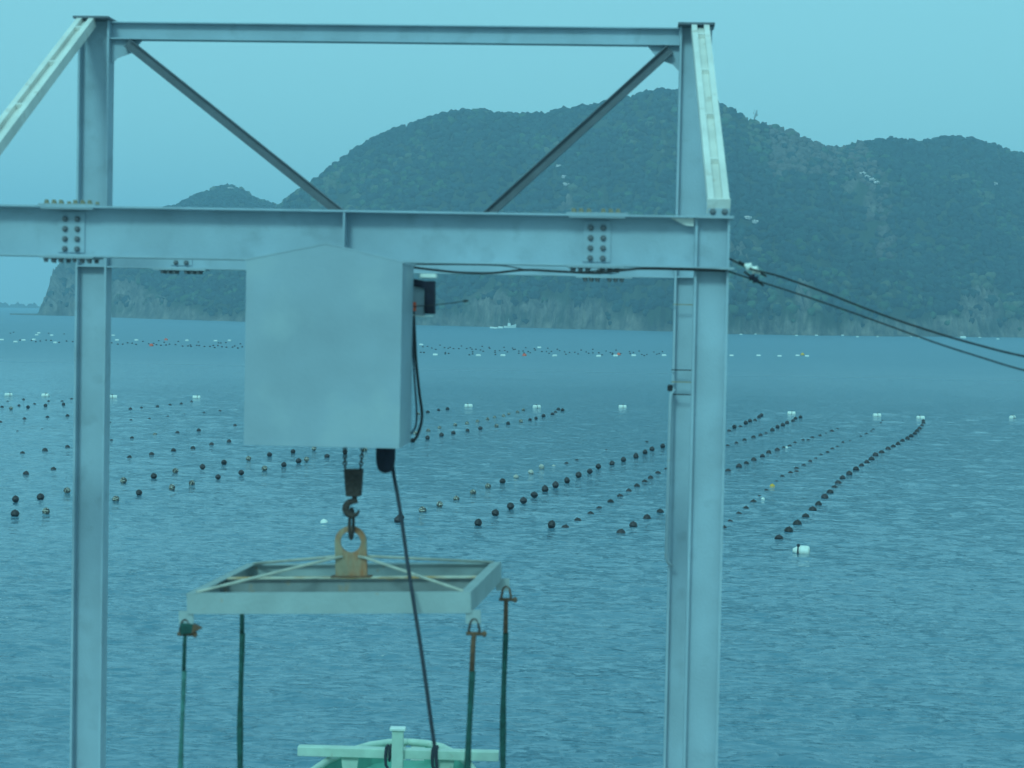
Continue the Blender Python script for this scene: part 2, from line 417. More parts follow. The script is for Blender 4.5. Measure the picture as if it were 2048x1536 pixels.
def build_hill(hill, name, x0, x1, d0, d1, nc, nr):
    az = np.linspace(px_az(x0), px_az(x1), nc); d = np.linspace(d0, d1, nr)
    A, D = np.meshgrid(az, d); Z = hill.h(A, D)
    B = barefac(hill, A, Z)
    Z = Z + B * (1.3 * np.sin(A * 2100 + D * .5) + .9 * np.sin(A * 3900 - D * .8)) * np.clip(Z / 4, 0, 1)   # crags
    return grid_mesh(name, D * np.sin(A), D * np.cos(A), Z, hill_m, B)
build_hill(main, 'hill', 405, 3020, 810, 1420, 620, 190)
build_hill(head, 'headland', 20, 845, 985, 1540, 330, 190)

def ico(sub):
    bm = bmesh.new(); bmesh.ops.create_icosphere(bm, subdivisions=sub, radius=1)
    v = np.array([x.co[:] for x in bm.verts]); f = np.array([[x.index for x in p.verts] for p in bm.faces]); bm.free(); return v, f
ICO1, ICO2 = ico(1), ico(2)

def blob_mesh(name, centres, radii, tints, material, base=ICO2, jag=.28, flat=.85):
    g = np.random.default_rng(len(centres))
    bv, bf = base; n, m = len(centres), len(bv)
    V = bv[None] * (1 + jag * g.normal(0, 1, (n, m, 1)).clip(-1.6, 1.6)) * radii[:, None, None]
    V[:, :, 2] *= flat
    V = (V + centres[:, None, :]).reshape(-1, 3)
    Fc = (bf[None] + (np.arange(n) * m)[:, None, None]).reshape(-1, 3)
    me = bpy.data.meshes.new(name)
    me.vertices.add(len(V)); me.vertices.foreach_set('co', V.ravel())
    me.loops.add(Fc.size); me.loops.foreach_set('vertex_index', Fc.ravel().astype(np.int32))
    me.polygons.add(len(Fc)); me.polygons.foreach_set('loop_start', np.arange(0, Fc.size, 3, dtype=np.int32))
    me.update(calc_edges=True)
    if tints is not None:
        a = me.attributes.new('tint', 'FLOAT_COLOR', 'POINT')
        col = np.repeat(np.hstack([tints, np.ones((n, 1))])[:, None, :], m, 1) * (1 + .14 * g.normal(0, 1, (n, m, 1))).clip(.5, 1.6)
        a.data.foreach_set('color', col.ravel().astype(np.float32))
    me.materials.append(material)
    return me
wood_m = bpy.data.materials.new('forest_foliage'); wood_m.use_nodes = True
def _wood():
    N, L = wood_m.node_tree.nodes, wood_m.node_tree.links
    b = N['Principled BSDF']; b.inputs['Roughness'].default_value = .9; b.inputs['Specular IOR Level'].default_value = .1
    at = N.new('ShaderNodeAttribute'); at.attribute_name = 'tint'
    L.new(at.outputs['Color'], b.inputs['Base Color'])
_wood()
def plant(hill, x0, x1, d0, d1, count, name):
    g = np.random.default_rng(count)
    a0, a1 = px_az(x0), px_az(x1)
    az = g.uniform(a0, a1, count * 3); d = np.sqrt(g.uniform(d0 ** 2, d1 ** 2, count * 3))
    z = hill.h(az, d)
    bare = barefac(hill, az, z)
    ds = np.interp(az, hill.saz, hill.sd); dr = np.interp(az, hill.daz, hill.dd); t = (d - ds) / dr
    keep = (z > 2.5) & (t < 1.12) & (t > .01)
    dens = np.ones_like(az)
    for h, a, w, zc, hz, k in PATCH:
        if h is hill:
            ins = (((az - a) / w) ** 2 + ((z - zc) / hz) ** 2) < 1
            dens = np.where(ins, np.minimum(dens, k * .55), dens)
    keep &= g.uniform(0, 1, len(az)) < dens
    az, d, z, t = az[keep][:count], d[keep][:count], z[keep][:count], t[keep][:count]
    n = len(az)
    r = g.uniform(1.4, 2.8, n) * np.where(z < 9, .6, 1)
    kind = g.uniform(0, 1, n) + .25 * rough2(az * 2600, d * 2)
    tint = np.where(kind[:, None] < .55, np.array([[.013, .035, .042]]), np.where(kind[:, None] < .95, np.array([[.022, .050, .050]]), np.where(kind[:, None] < 1.12, np.array([[.05, .09, .05]]), np.array([[.10, .11, .07]]))))
    brown = (np.abs(az - px_az(1600)) < 70 / FPX) & (t > .8) & (g.uniform(0, 1, n) < .75)
    brown |= (np.abs(az - px_az(1700) - (1 - t) * .03) < 22 / FPX) & (t > .45) & (g.uniform(0, 1, n) < .6)
    tint = np.where(brown[:, None], np.array([[.115, .095, .085]]), tint)
    tint = tint * g.uniform(.8, 1.22, (n, 1))
    cen = np.stack([d * np.sin(az), d * np.cos(az), z + r * .12], -1)
    o = bpy.data.objects.new(name, blob_mesh(name, cen, r, tint, wood_m, ICO2, .20, .9)); C.objects.link(o)
    o['kind'] = 'stuff'; o['label'] = 'dense evergreen wood covering the ' + ('big island hill' if hill is main else 'low headland hill at left')
    return o
plant(main, 425, 2230, 830, 1330, 12500, 'forest')
plant(head, 60, 720, 990, 1500, 5200, 'forest')

def on_hill(x, y, hill):                       # where the line of sight meets a slope
    r = ray(x, y); hd = math.hypot(r[0], r[1]); az = math.atan2(r[0], r[1])
    for d in np.arange(800, 1500, 1.0):
        if hill.h(np.array(az), np.array(d)) >= EYE + r[2] / hd * d: break
    return Vector((d * math.sin(az), d * math.cos(az), float(hill.h(np.array(az), np.array(d)))))

# far low islet on the horizon
def islet():
    az = np.linspace(px_az(-700), px_az(88), 260); d = np.linspace(2600, 2900, 14)
    A, D = np.meshgrid(az, d)
    prof = 5.5 + 1.6 * np.sin(A * 900) + 1.2 * np.sin(A * 2300 + 1) + .8 * np.sin(A * 5200)
    prof *= np.clip((px_az(90) - A) * 200, 0, 1) ** .5
    Z = prof * np.sin(np.clip((D - 2600) / 300, 0, 1) * math.pi) ** .5 - .6
    grid_mesh('islet', D * np.sin(A), D * np.cos(A), Z, hill_m, np.zeros_like(A) + .2)
islet()

# blossoming trees, bare trees and pines that stand out one by one
def clump_mesh(name, n, rx, rz, r, m, seed):
    g = np.random.default_rng(seed); u = g.normal(0, 1, (n, 3)); u /= np.linalg.norm(u, axis=1)[:, None]
    c = u * (g.uniform(.25, 1, (n, 1)) ** .5) * np.array([rx, rx, rz])
    return blob_mesh(name, c, g.uniform(.5, 1, n) * r, None, m, ICO1, .3, .8)
cherry_me = [clump_mesh('crown', 26, 1.7, 1.1, .55, cherry_m, k) for k in range(3)]
mb = MB(); mb.tube([(0, 0, -1.2), (.1, 0, .6), (-.1, .1, 1.8)], [.2, .15, .1], 6); trunk_me = mb.mesh('trunk', bark_m)
CH = [(1726, 358, 'topmost tree of the white blossom streak on the right hillside'), (1735, 364, 'second tree down the white blossom streak on the right hillside'), (1744, 370, 'third tree down the white blossom streak on the right hillside'), (1753, 376, 'lowest tree of the white blossom streak on the right hillside'),
      (1990, 377, 'lone white blossoming tree high on the slope near the right edge'), (1496, 447, 'white blossoming tree on the slope right of the gantry girder end'),
      (1117, 343, 'topmost white blossoming tree in the cluster right of the diagonal brace'), (1128, 363, 'middle white blossoming tree in the cluster right of the diagonal brace'), (1131, 380, 'lowest white blossoming tree in the cluster right of the diagonal brace'),
      (1274, 566, 'small white blossoming tree below the right girder splice'), (1510, 455, 'smaller pale blossoming tree below right of the girder end')]
for k, (x, y, lab) in enumerate(CH):
    p = on_hill(x, y, main)
    t = thing('cherry_tree', lab, 'tree', p, k * 1.3, 'white blossoming trees on the hillside')
    link_copy(trunk_me, 'trunk', t, (0, 0, 0)); link_copy(cherry_me[k % 3], 'crown', t, (0, 0, 2.6), (0, 0, k), (1.0, 1.0, .8))
p = on_hill(461, 384, head)
t = thing('cherry_tree', 'white blossoming tree on the small far hill at left', 'tree', p, 0, 'white blossoming trees on the hillside')
link_copy(trunk_me, 'trunk', t, (0, 0, 0)); link_copy(cherry_me[0], 'crown', t, (0, 0, 2.6), (0, 0, 1), (1.5, 1.1, .6))

def bare_mesh(seed):
    g = random.Random(seed); mb = MB()
    def br(p, d, l, r, lv):
        q_ = p + d * l; mb.tube([p, q_], [r, r * .65], 4)
        if lv:
            for _ in range(4):
                e = (d + Vector((g.uniform(-.9, .9), g.uniform(-.9, .9), g.uniform(-.1, .6)))).normalized()
                br(p + d * l * g.uniform(.55, 1), e, l * .62, r * .55, lv - 1)
    br(Vector((0, 0, -1)), Vector((0, 0, 1)), 5.6, .30, 3)
    return mb
bare_bark = mat('pale_bark', (.22, .17, .15), rough=.9)
bmesh_ = [bare_mesh(k) for k in range(2)]
for k, (x, y, lab) in enumerate([(1508, 243, 'bare leafless tree on the ridge just right of the raking strut'), (1558, 252, 'tallest bare leafless tree on the ridge right of the gantry'), (1573, 256, 'bare leafless tree leaning beside the tallest one on the ridge'), (1626, 280, 'small bare leafless tree in the dip of the ridge')]):
    p = on_hill(x, y + 4, main)
    t = thing('bare_tree', lab, 'tree', p, k * 2.0, 'bare trees on the ridge')
    b_ = bmesh_[k % 2].build('trunk', bare_bark, t); b_.scale = ([.75, 1.15, .95, .8][k],) * 3
def pine_mesh(seed):
    g = np.random.default_rng(seed); c, r = [], []
    for z in np.linspace(.25, 1, 9):
        for _ in range(4):
            w = g.uniform(0, 6.28); rr = (1.05 - z) * 2.2 * g.uniform(.3, 1)
            c.append((rr * math.cos(w), rr * math.sin(w), z * 6)); r.append(.55 * (1.25 - z))
    return blob_mesh('crown', np.array(c), np.array(r), None, pine_m, ICO1, .35, .5)
pine_me = [pine_mesh(k) for k in range(2)]
mb = MB(); mb.tube([(0, 0, -1), (.05, 0, 3), (0, 0, 5.8)], [.22, .15, .05], 6); ptrunk = mb.mesh('trunk', bark_m)
PN = [(524, 400, head, .8, 'leftmost pine on the saddle between the small and the big hill'), (532, 402, head, 1.0, 'second pine from the left on the saddle between the hills'), (540, 403, head, .7, 'third pine from the left on the saddle between the hills'), (549, 404, head, 1.0, 'fourth pine from the left on the saddle between the hills'), (556, 405, head, .75, 'rightmost pine on the saddle between the hills'),
      (102, 545, head, .8, 'pine jutting out at the top of the headland cliff'), (100, 556, head, .7, 'pine clinging half way down the headland cliff edge'), (109, 532, head, .9, 'pine on the brow of the headland cliff under the girder')]
for k, (x, y, hl, sc, lab) in enumerate(PN):
    p = on_hill(x, y + 3, hl)
    t = thing('pine_tree', lab, 'tree', p, k * 1.1, 'pines standing out on the headland'); t.scale = (sc * .8, sc * .8, sc * .8)
    link_copy(ptrunk, 'trunk', t, (0, 0, 0)); link_copy(pine_me[k % 2], 'crown', t, (0, 0, 0), (0, 0, k))

# ------------------------------------------------------------------ haze
def haze():
    mb = MB(); mb.box(-3300, 3300, -3300, 3300, -3.2, 175)
    m = bpy.data.materials.new('haze_air'); m.use_nodes = True
    N, L = m.node_tree.nodes, m.node_tree.links
    N.remove(N['Principled BSDF'])
    v = N.new('ShaderNodeVolumePrincipled')
    v.inputs['Color'].default_value = (.64, .85, 1.0, 1); v.inputs['Density'].default_value = .00049; v.inputs['Anisotropy'].default_value = .25
    L.new(v.outputs['Volume'], N['Material Output'].inputs['Volume'])
    o = mb.build('haze', m); o['kind'] = 'stuff'; o['label'] = 'thin sea haze over the bay'
haze()

# ------------------------------------------------------------------ hoist gantry
gan = thing('hoist_gantry', 'grey galvanised steel hoist gantry with two portal frames on the quay', 'gantry', G(0, 0, 1.8), -PSI)
Z0 = 1.8
def gz(p): return (p[0], p[1], p[2] - Z0)
def gh(mb, p0, p1, w, h, b, tf=.014, tw=.01): mb.hbeam(gz(p0), gz(p1), w, h, b, tf, tw)
def gbox(mb, s0, s1, o0, o1, z0, z1): mb.box(s0, s1, o0, o1, z0 - Z0, z1 - Z0)
ZT, ZB = 8.345, 7.955                                      # top and underside of the main girder
def bolt_mesh():
    mb = MB(); mb.lathe([(.019, 0), (.019, .004), (.0135, .0041), (.0135, .016), (.010, .020)], 6); return mb.mesh('bolt', None)
bolt_a = bolt_mesh(); bolt_a.materials.append(rustbolt)
bolt_b = bolt_mesh(); bolt_b.materials.append(bolt_m)
for s, oo in ((-4.05, 0), (1.665, 0)):
    mb = MB(); gh(mb, (s, 0, 1.82), (s, 0, 10.295), (1, 0, 0), .30, .20, .02, .012)
    c = mb.build('back_column', steel, gan)
    mb = MB(); gbox(mb, s - .17, s + .17, -.22, .16, 10.297, 10.317); mb.build('cap_plate', brace_m, c)
    mb = MB(); gbox(mb, s - .25, s + .25, -.25, .25, 1.803, 1.825); mb.build('base_plate', steel, c)
    for z in (8.30, 7.955):
        mb = MB(); gbox(mb, s - .13, s + .13, -.098, -.008, z - .006, z + .006); mb.build('stiffener', steel, c)
for s in (-4.13, 1.725):
    mb = MB(); gh(mb, (s, -3.7, 1.82), (s, -3.7, ZT - .016), (1, 0, 0), .26, .15, .018, .012)
    c = mb.build('front_column', steel, gan)
    mb = MB(); gbox(mb, s - .15, s + .155, -3.835, -3.565, ZT - .0145, ZT + .004); mb.build('cap_plate', steel2, c)
    mb = MB(); gbox(mb, s - .15, s + .165, -3.84, -3.56, ZB - .008, ZB + .008); mb.build('collar_plate', steel2, c)
    mb = MB(); gbox(mb, s - .25, s + .25, -3.95, -3.45, 1.803, 1.825); mb.build('base_plate', steel, c)
# main girder between the front columns
mb = MB(); gh(mb, (-3.995, -3.7, (ZT + ZB) / 2), (1.592, -3.7, (ZT + ZB) / 2), (0, 0, 1), ZT - ZB, .31, .014, .01)
gir = mb.build('main_girder', steel, gan)
mb = MB(); gh(mb, (-7.2, -3.7, (ZT + ZB) / 2), (-4.265, -3.7, (ZT + ZB) / 2), (0, 0, 1), ZT - ZB, .31, .014, .01)
mb.build('side_girder', steel, gan)
for s0, s1 in ((-3.43, -2.985), (.62, 1.085)):
    sc = (s0 + s1) / 2
    mb = MB(); gbox(mb, s0, s1, -3.852, -3.548, ZT + .001, ZT + .013); mb.build('splice_plate', steel2, gir)
    mb = MB(); gbox(mb, s0 + .012, s1 - .012, -3.852, -3.548, ZB - .013, ZB - .001); mb.build('splice_plate', steel2, gir)
    mb = MB(); gbox(mb, sc - .105, sc + .105, -3.717, -3.7055, ZB + .035, ZT - .045); mb.build('splice_plate', steel, gir)
    mb = MB(); gbox(mb, s0 + .02, s1 - .02, -3.85, -3.718, ZT - .0265, ZT - .0145); mb.build('splice_plate', steel2, gir)
    for k in range(6):
        sx = s0 + .055 + k * .056 + (.055 if k > 2 else 0)
        for oo in (-3.81, -3.59):
            link_copy(bolt_a, 'bolt', gir, (sx, oo, ZT + .013 - Z0), (0, 0, random.random()), (1.25, 1.25, 1.6))
            link_copy(bolt_b, 'bolt', gir, (sx, oo, ZB - .013 - Z0), (math.pi, 0, random.random()), (1.25, 1.25, 1.6))
    for cx in (sc - .048, sc + .048):
        for j in range(4):
            link_copy(bolt_b, 'bolt', gir, (cx, -3.717, ZB + .062 + j * .077 - Z0), (math.pi / 2, 0, 0), (1.3, 1.3, 1.5))
mb = MB(); gbox(mb, -1.075, -1.061, -3.848, -3.7045, ZB + .0135, ZT - .0135); mb.build('stiffener', steel, gir)
mb = MB(); mb.prism([(1.40, -3.79, ZT - .0155 - Z0), (1.58, -3.79, ZT - .0155 - Z0), (1.58, -3.79, ZT - .075 - Z0), (1.52, -3.79, ZT - .07 - Z0)], (0, .012, 0)); mb.build('gusset_plate', strut_m, gir)
# back beam
mb = MB(); gh(mb, (-3.895, 0, 8.14), (1.513, 0, 8.14), (0, 0, 1), .39, .20, .014, .01)
bb = mb.build('back_beam', steel, gan)
for s0, s1 in ((-3.42, -2.97), (.62, 1.09)):
    mb = MB(); gbox(mb, s0 - .03, s1 + .03, -.10, .10, 7.931, 7.944); mb.build('splice_plate', steel2, bb)
    mb = MB(); sc = (s0 + s1) / 2; gbox(mb, sc - .105, sc + .105, -.0175, -.0055, 7.98, 8.30); mb.build('splice_plate', steel, bb)
    for k in range(6):
        sx = s0 + .055 + k * .058 + (.055 if k > 2 else 0)
        for oo in (-.065, .065): link_copy(bolt_b, 'bolt', bb, (sx, oo, 7.931 - Z0), (math.pi, 0, 0), (1.35, 1.35, 1.7))
    for cx in (sc - .05, sc + .05):
        for j in range(4): link_copy(bolt_b, 'bolt', bb, (cx, -.0175, 8.005 + j * .08 - Z0), (math.pi / 2, 0, 0), (1.35, 1.35, 1.5))
# top beam, braces, gussets
mb = MB(); gh(mb, (-3.898, 0, 10.205), (1.513, 0, 10.205), (0, 0, 1), .165, .15, .011, .008); mb.build('top_beam', steel, gan)
for (a, b_) in (((-3.735, -.055, 10.088), (-1.45, -.055, 8.34)), ((1.425, -.055, 10.085), (-.44, -.055, 8.34))):
    mb = MB(); gh(mb, a, b_, (0, 0, 1), .092, .085, .009, .008); mb.build('diagonal_brace', brace_m, gan)
for s, q_ in ((-3.9, 1), (1.515, -1)):
    mb = MB(); mb.prism([(s, -.006, 10.1215 - Z0), (s + .30 * q_, -.006, 10.1215 - Z0), (s + .20 * q_, -.006, 10.0 - Z0), (s + .06 * q_, -.006, 9.95 - Z0), (s, -.006, 9.89 - Z0)], (0, .01, 0)); mb.build('gusset_plate', steel, gan)
for s, w in ((-1.5, .22), (-.4, .22)):
    mb = MB(); gbox(mb, s - w, s + w, -.006, .006, 8.337, 8.43); mb.build('gusset_plate', steel, gan)
# raking struts from the tall back columns down to the girder
for a, b_ in (((-4.10, -.16, 10.27), (-4.13, -3.66, 8.44)), ((1.70, -.16, 10.27), (1.77, -3.66, 8.435))):
    mb = MB(); gh(mb, a, b_, (1, 0, 0), .165, .10, .05, .012)
    st = mb.build('raking_strut', strut_m, gan)
    A_, B_ = Vector(a), Vector(b_); t_ = (B_ - A_).normalized()
    xx = Vector((1, 0, 0)); xx = (xx - t_ * xx.dot(t_)).normalized(); nn = xx.cross(t_)
    if nn.z < 0: nn = -nn
    for k in (.07, .30, .56, .80):
        mb = MB(); mb.obox(gz(A_.lerp(B_, k) + nn * .028), xx, t_, nn, .0335, .012, .021); mb.build('batten_plate', strut_m, st)
    mb = MB(); mb.obox(gz(B_ + t_ * .008), xx, nn, t_, .088, .06, .008); mb.build('end_plate', strut_m, st)
    mb = MB(); gbox(mb, b_[0] - .08, b_[0] + .08, -3.72, -3.60, ZT + .0045, ZT + .065); mb.build('foot_block', steel2, st)
    for k in (-.045, .045): link_copy(bolt_b, 'bolt', st, (b_[0] + k, -3.72, ZT + .04 - Z0), (math.pi / 2, 0, 0), (1.4, 1.4, 1.5))
# monorail over the hoist
mb = MB(); gh(mb, (-1.04, -4.86, 7.85), (-1.04, -3.56, 7.85), (0, 0, 1), .18, .10, .012, .008); mb.build('monorail_beam', steel, gan)
# conduit with clamps on the right back column
(cs, cz0), (_, cz1) = gpt(1341, 782, -.16), gpt(1341, 1125, -.16)
mb = MB(); mb.tube([gz((cs + .035, -.16, cz0 + .02)), gz((cs + .005, -.165, cz0 - .03)), gz((cs, -.165, cz0 - .1)), gz((cs - .005, -.165, cz1 + .08)), gz((cs + .01, -.165, cz1)), gz((cs + .06, -.16, cz1 - .03))], .016, 8)
cd = mb.build('conduit', steel2, gan, True)
mb = MB(); mb.lathe([(.02, 0), (.026, .005), (.026, .05), (.012, .06)], 8, Matrix.Translation(Vector(gz((cs - .005, -.165, cz0 + .0))))); mb.build('cable_gland', black_m, cd)
for y, m_ in ((609, rustbolt), (740, black_m), (764, rustbolt), (789, black_m)):
    s_, z_ = gpt(1360, y, -.15)
    mb = MB(); gbox(mb, 1.505, 1.72, -.151, -.1405, z_ - .005, z_ + .005); mb.build('strap', m_, gan)

# ------------------------------------------------------------------ hoist housing
s0, s1, sm = -1.595, -.485, -1.03
zb, ze, zp = 6.618, 7.925, 8.048
hou = thing('hoist_housing', 'big grey gabled sheet metal hoist housing hanging below the girder', 'housing', G(sm, -4.6, zb), -PSI)
o0, o1 = -.35, .37
W0, W1 = s0 - sm, s1 - sm
mb = MB(); mb.prism([(W0, o0, 0), (W1, o0, 0), (W1, o0, ze - zb), (0, o0, zp - zb), (W0, o0, ze - zb)], (0, .004, 0)); mb.build('front_panel', housing_m, hou)
for a in (W0, W1 - .004):
    mb = MB(); mb.box(a, a + .004, o0 + .0045, o1, 0, ze - zb - .003); mb.build('side_panel', housing_m, hou)
for a, q_ in ((W0, -1), (W1, 1)):
    mb = MB(); mb.prism([(0, o0 - .003, zp - zb + .001), (a + .012 * q_, o0 - .003, ze - zb - .002), (a + .012 * q_, o0 - .003, ze - zb + .008), (0, o0 - .003, zp - zb + .011)], (0, o1 - o0 + .02, 0)); mb.build('roof_panel', housing_m, hou)
mb = MB(); mb.box(W0 + .006, W1 - .006, o0 - .004, o0 + .0, .0, .035); mb.build('bottom_flange', housing_m, hou)
for a in (W0 + .02, W1 - .02, 0):
    mb = MB(); mb.box(a - .012, a + .012, o1 - .03, o1, ze - zb - .6, ze - zb - .05); mb.build('hanger', steel2, hou)

# ------------------------------------------------------------------ chain hoist: trolley, chains, hook block, hook, chain bag, limit switch
HO = -4.45
hs, hz_ = gpt(706, 965, HO)
hoi = thing('chain_hoist', 'electric chain hoist with dark hook block and hook below the housing', 'hoist', G(hs, HO, 6.4), -PSI)
def hp(x, y, o=HO): s_, z_ = gpt(x, y, o); return Vector((s_ - hs, o - HO, z_ - 6.4))
mb = MB(); mb.box(-.22, .22, -.05, .2, .45, .85); mb.lathe([(.09, -.22), (.12, -.20), (.12, .20), (.09, .22)], 20, Matrix.Translation((0, .08, .65)) @ Matrix.Rotation(math.pi / 2, 4, 'Y')); mb.build('motor_body', black_m, hoi, False, .006)
mb = MB(); mb.box(-.45, -.20, .0, .05, .85, 1.4); mb.build('trolley', black_m, hoi)
def chain(p0, p1, par):
    p0, p1 = Vector(p0), Vector(p1); n = max(2, int((p1 - p0).length / .026)); t_ = (p1 - p0).normalized()
    mb = MB()
    for i in range(n):
        c = p0.lerp(p1, (i + .5) / n); side = Vector((1, 0, 0)) if i % 2 else Vector((0, 1, 0))
        pts = [c + t_ * (.017 * math.sin(w)) + side * (.011 * math.cos(w)) for w in np.linspace(0, 2 * math.pi, 11)]
        mb.tube(pts, .0055, 5, False)
    return mb.build('chain', hook_m, par, True)
a, b_ = hp(690, 938), hp(721, 938)
chain(a, a + Vector((-.005, 0, .24)), hoi); chain(b_, b_ + Vector((.02, 0, .24)), hoi)
t0, t1, u0_, u1_ = hp(689, 938), hp(726, 938), hp(693, 992), hp(722, 992)
mb = MB(); mb.prism([(t0.x, -.05, t0.z), (t1.x, -.05, t1.z), (u1_.x, -.05, u1_.z), (u0_.x, -.05, u0_.z)], (0, .10, 0)); blk = mb.build('hook_block', hook_m, hoi, False, .008)
for zc in (hp(706, 955).z, hp(706, 978).z):
    mb = MB(); mb.box(-.022, .022, -.0535, -.0505, zc - .02, zc + .02); mb.build('cover_plate', hook_m, blk)
cx = hp(705, 1018)
pts, rs = [hp(709, 990), hp(709, 1000)], [.020, .020]
for w, k in zip(np.linspace(rad(55), rad(345), 16), np.linspace(0, 1, 16)):
    pts.append(cx + Vector((.050 * math.cos(w), 0, .052 * math.sin(w) + .004))); rs.append(.014 + .013 * math.sin(math.pi * min(1, k * 1.15)) ** .7 if k < .87 else .010)
mb = MB(); mb.tube(pts, rs, 10); mb.build('hook', hook_m, hoi, True)
# chain bag
bx0, bx1 = hp(752, 900), hp(790, 950)
mb = MB()
prof = [(1.0, .16), (1.0, .0), (1.0, -.07), (.94, -.115), (.78, -.15), (.5, -.172), (.15, -.18)]
bw = (bx1.x - bx0.x) / 2; top = hp(770, 897).z
mb.lathe([(bw * r_, z_) for r_, z_ in prof], 20, Matrix.Translation(((bx0.x + bx1.x) / 2, 0, top)))
mb.build('chain_bag', navy_m, hoi, True)
# right hand end of the trolley: arm, cover and limit switch
LO = -4.18
def lp(x, y, o=LO): s_, z_ = gpt(x, y, o); return Vector((s_ - hs, o - HO, z_ - 6.4))
a, b_, c_ = lp(800, 552), lp(868, 571), lp(868, 628)
mb = MB(); mb.prism([lp(800, 552), lp(850, 562), lp(868, 562), lp(868, 628), lp(849, 628), lp(849, 577), lp(800, 566)], (0, .12, 0)); arm = mb.build('trolley_arm', navy_m, hoi, False, .004)
p0_, p1_ = lp(800, 572, LO + .03), lp(849, 632, LO + .03)
mb = MB(); mb.box(p0_.x, p1_.x - .003, p0_.y, p0_.y + .08, p1_.z, p0_.z + .01); mb.build('terminal_box', steel2, hoi)
p0_, p1_ = lp(840, 549), lp(872, 557)
mb = MB(); mb.box(p0_.x, p1_.x, p0_.y - .01, p0_.y + .13, p1_.z + .004, p0_.z + .006); mb.build('rain_cap', white_m, hoi, False, .004)
p0_, p1_ = lp(818, 604, LO - .06), lp(831, 622, LO - .06)
mb = MB(); mb.box(p0_.x, p1_.x, p0_.y, p0_.y + .045, p1_.z, p0_.z); lsw = mb.build('limit_switch', orange_m, hoi, False, .004)
mb = MB(); mb.tube([lp(826, 613, LO - .07), lp(860, 611, LO - .07), lp(905, 606, LO - .07), lp(930, 602, LO - .07)], .004, 6); mb.tube([lp(926, 602.5, LO - .07), lp(931, 602, LO - .07), lp(937, 601.5, LO - .07)], [.005, .011, .005], 8); mb.build('lever', black_m, lsw, True)
mb = MB(); mb.tube([lp(826, 630, LO - .05), lp(845, 633, LO - .05), lp(866, 632, LO - .05)], .004, 6); mb.build('wire', white_m, hoi, True)

def cable(name, label, cat, pts, r, m, n=8, sub=6, group=None):
    # smooth line through surveyed points
    P = [Vector(p) for p in pts]; out = []
    for i in range(len(P) - 1):
        a0, a1, a2, a3 = P[max(i - 1, 0)], P[i], P[i + 1], P[min(i + 2, len(P) - 1)]
        for k in range(sub):
            u = k / sub
            out.append(.5 * ((2 * a1) + (a2 - a0) * u + (2 * a0 - 5 * a1 + 4 * a2 - a3) * u * u + (3 * a1 - a0 - 3 * a2 + a3) * u ** 3))
    out.append(P[-1])
    mb = MB(); mb.tube(out, r, n)
    return tag(mb.build(name, m, None, True), label, cat, group)
def gw(x, y, o): s_, z_ = gpt(x, y, o); return G(s_, o, z_)
cable('control_cable', 'long dark spiral control cable dangling from the chain bag past the frame', 'cable',
      [gw(783, 915, -4.42), gw(788, 952, -4.45), gw(795, 990, -4.6), gw(804, 1045, -4.8), gw(815, 1125, -5.1), gw(829, 1215, -5.35), gw(846, 1325, -5.5), gw(861, 1435, -5.55), gw(871, 1510, -5.55), gw(880, 1620, -5.5), gw(884, 1720, -5.4)], .0135, rope_m)
cable('power_cable', 'dark cable bundle hugging the right side of the hoist housing', 'cable',
      [gw(826, 618, -4.2), gw(829, 660, -4.2), gw(832, 720, -4.2), gw(838, 780, -4.2), gw(844, 830, -4.2), gw(838, 862, -4.2), gw(828, 880, -4.22), gw(812, 878, -4.25)], .011, black_m, group='cables of the hoist')
cable('power_cable', 'thinner looped cable beside the right wall of the hoist housing', 'cable',
      [gw(824, 632, -4.24), gw(826, 700, -4.24), gw(829, 760, -4.24), gw(833, 815, -4.24), gw(832, 850, -4.24), gw(822, 868, -4.24)], .007, rope_m, group='cables of the hoist')
cable('power_cable', 'thick black cable sagging below the girder right of the housing', 'cable',
      [gw(800, 527, -4.0), gw(824, 534, -3.95), gw(870, 540, -3.9), gw(920, 545, -3.86), gw(985, 546, -3.85), gw(1050, 540, -3.85), gw(1120, 543, -3.85), gw(1190, 546, -3.85), gw(1250, 540, -3.85), gw(1300, 536, -3.84), gw(1385, 538, -3.84), gw(1455, 540, -3.83)], .009, black_m, group='cables of the hoist')
cable('power_cable', 'thin black cable running close under the girder flange to the right column', 'cable',
      [gw(820, 529, -3.84), gw(900, 529, -3.83), gw(1000, 531, -3.83), gw(1060, 540, -3.83), gw(1150, 544, -3.83), gw(1240, 539, -3.83), gw(1330, 539, -3.83), gw(1450, 543, -3.83)], .0045, black_m, group='cables of the hoist')
# overhead service wires to the right of the gantry
cable('overhead_wire', 'upper dark overhead wire running down from the right front column', 'wire',
      [gw(1455, 515, -3.7), gw(1500, 537, -3.8), gw(1560, 553, -3.9), gw(1650, 585, -4.2), gw(1760, 628, -4.5), gw(1870, 665, -4.8), gw(1960, 691, -5.1), gw(2050, 713, -5.4), gw(2250, 752, -6.0), gw(2500, 780, -6.6), gw(3300, 800, -8.0), gw(4600, 760, -9.5)], .0075, black_m, group='overhead wires')
cable('overhead_wire', 'lower thinner overhead wire running down from the right front column', 'wire',
      [gw(1458, 543, -3.7), gw(1500, 557, -3.8), gw(1560, 576, -3.9), gw(1650, 606, -4.2), gw(1760, 645, -4.5), gw(1870, 685, -4.8), gw(1960, 714, -5.1), gw(2050, 741, -5.4), gw(2250, 790, -6.0), gw(2500, 830, -6.6), gw(3300, 860, -8.0), gw(4600, 830, -9.5)], .006, black_m, group='overhead wires')
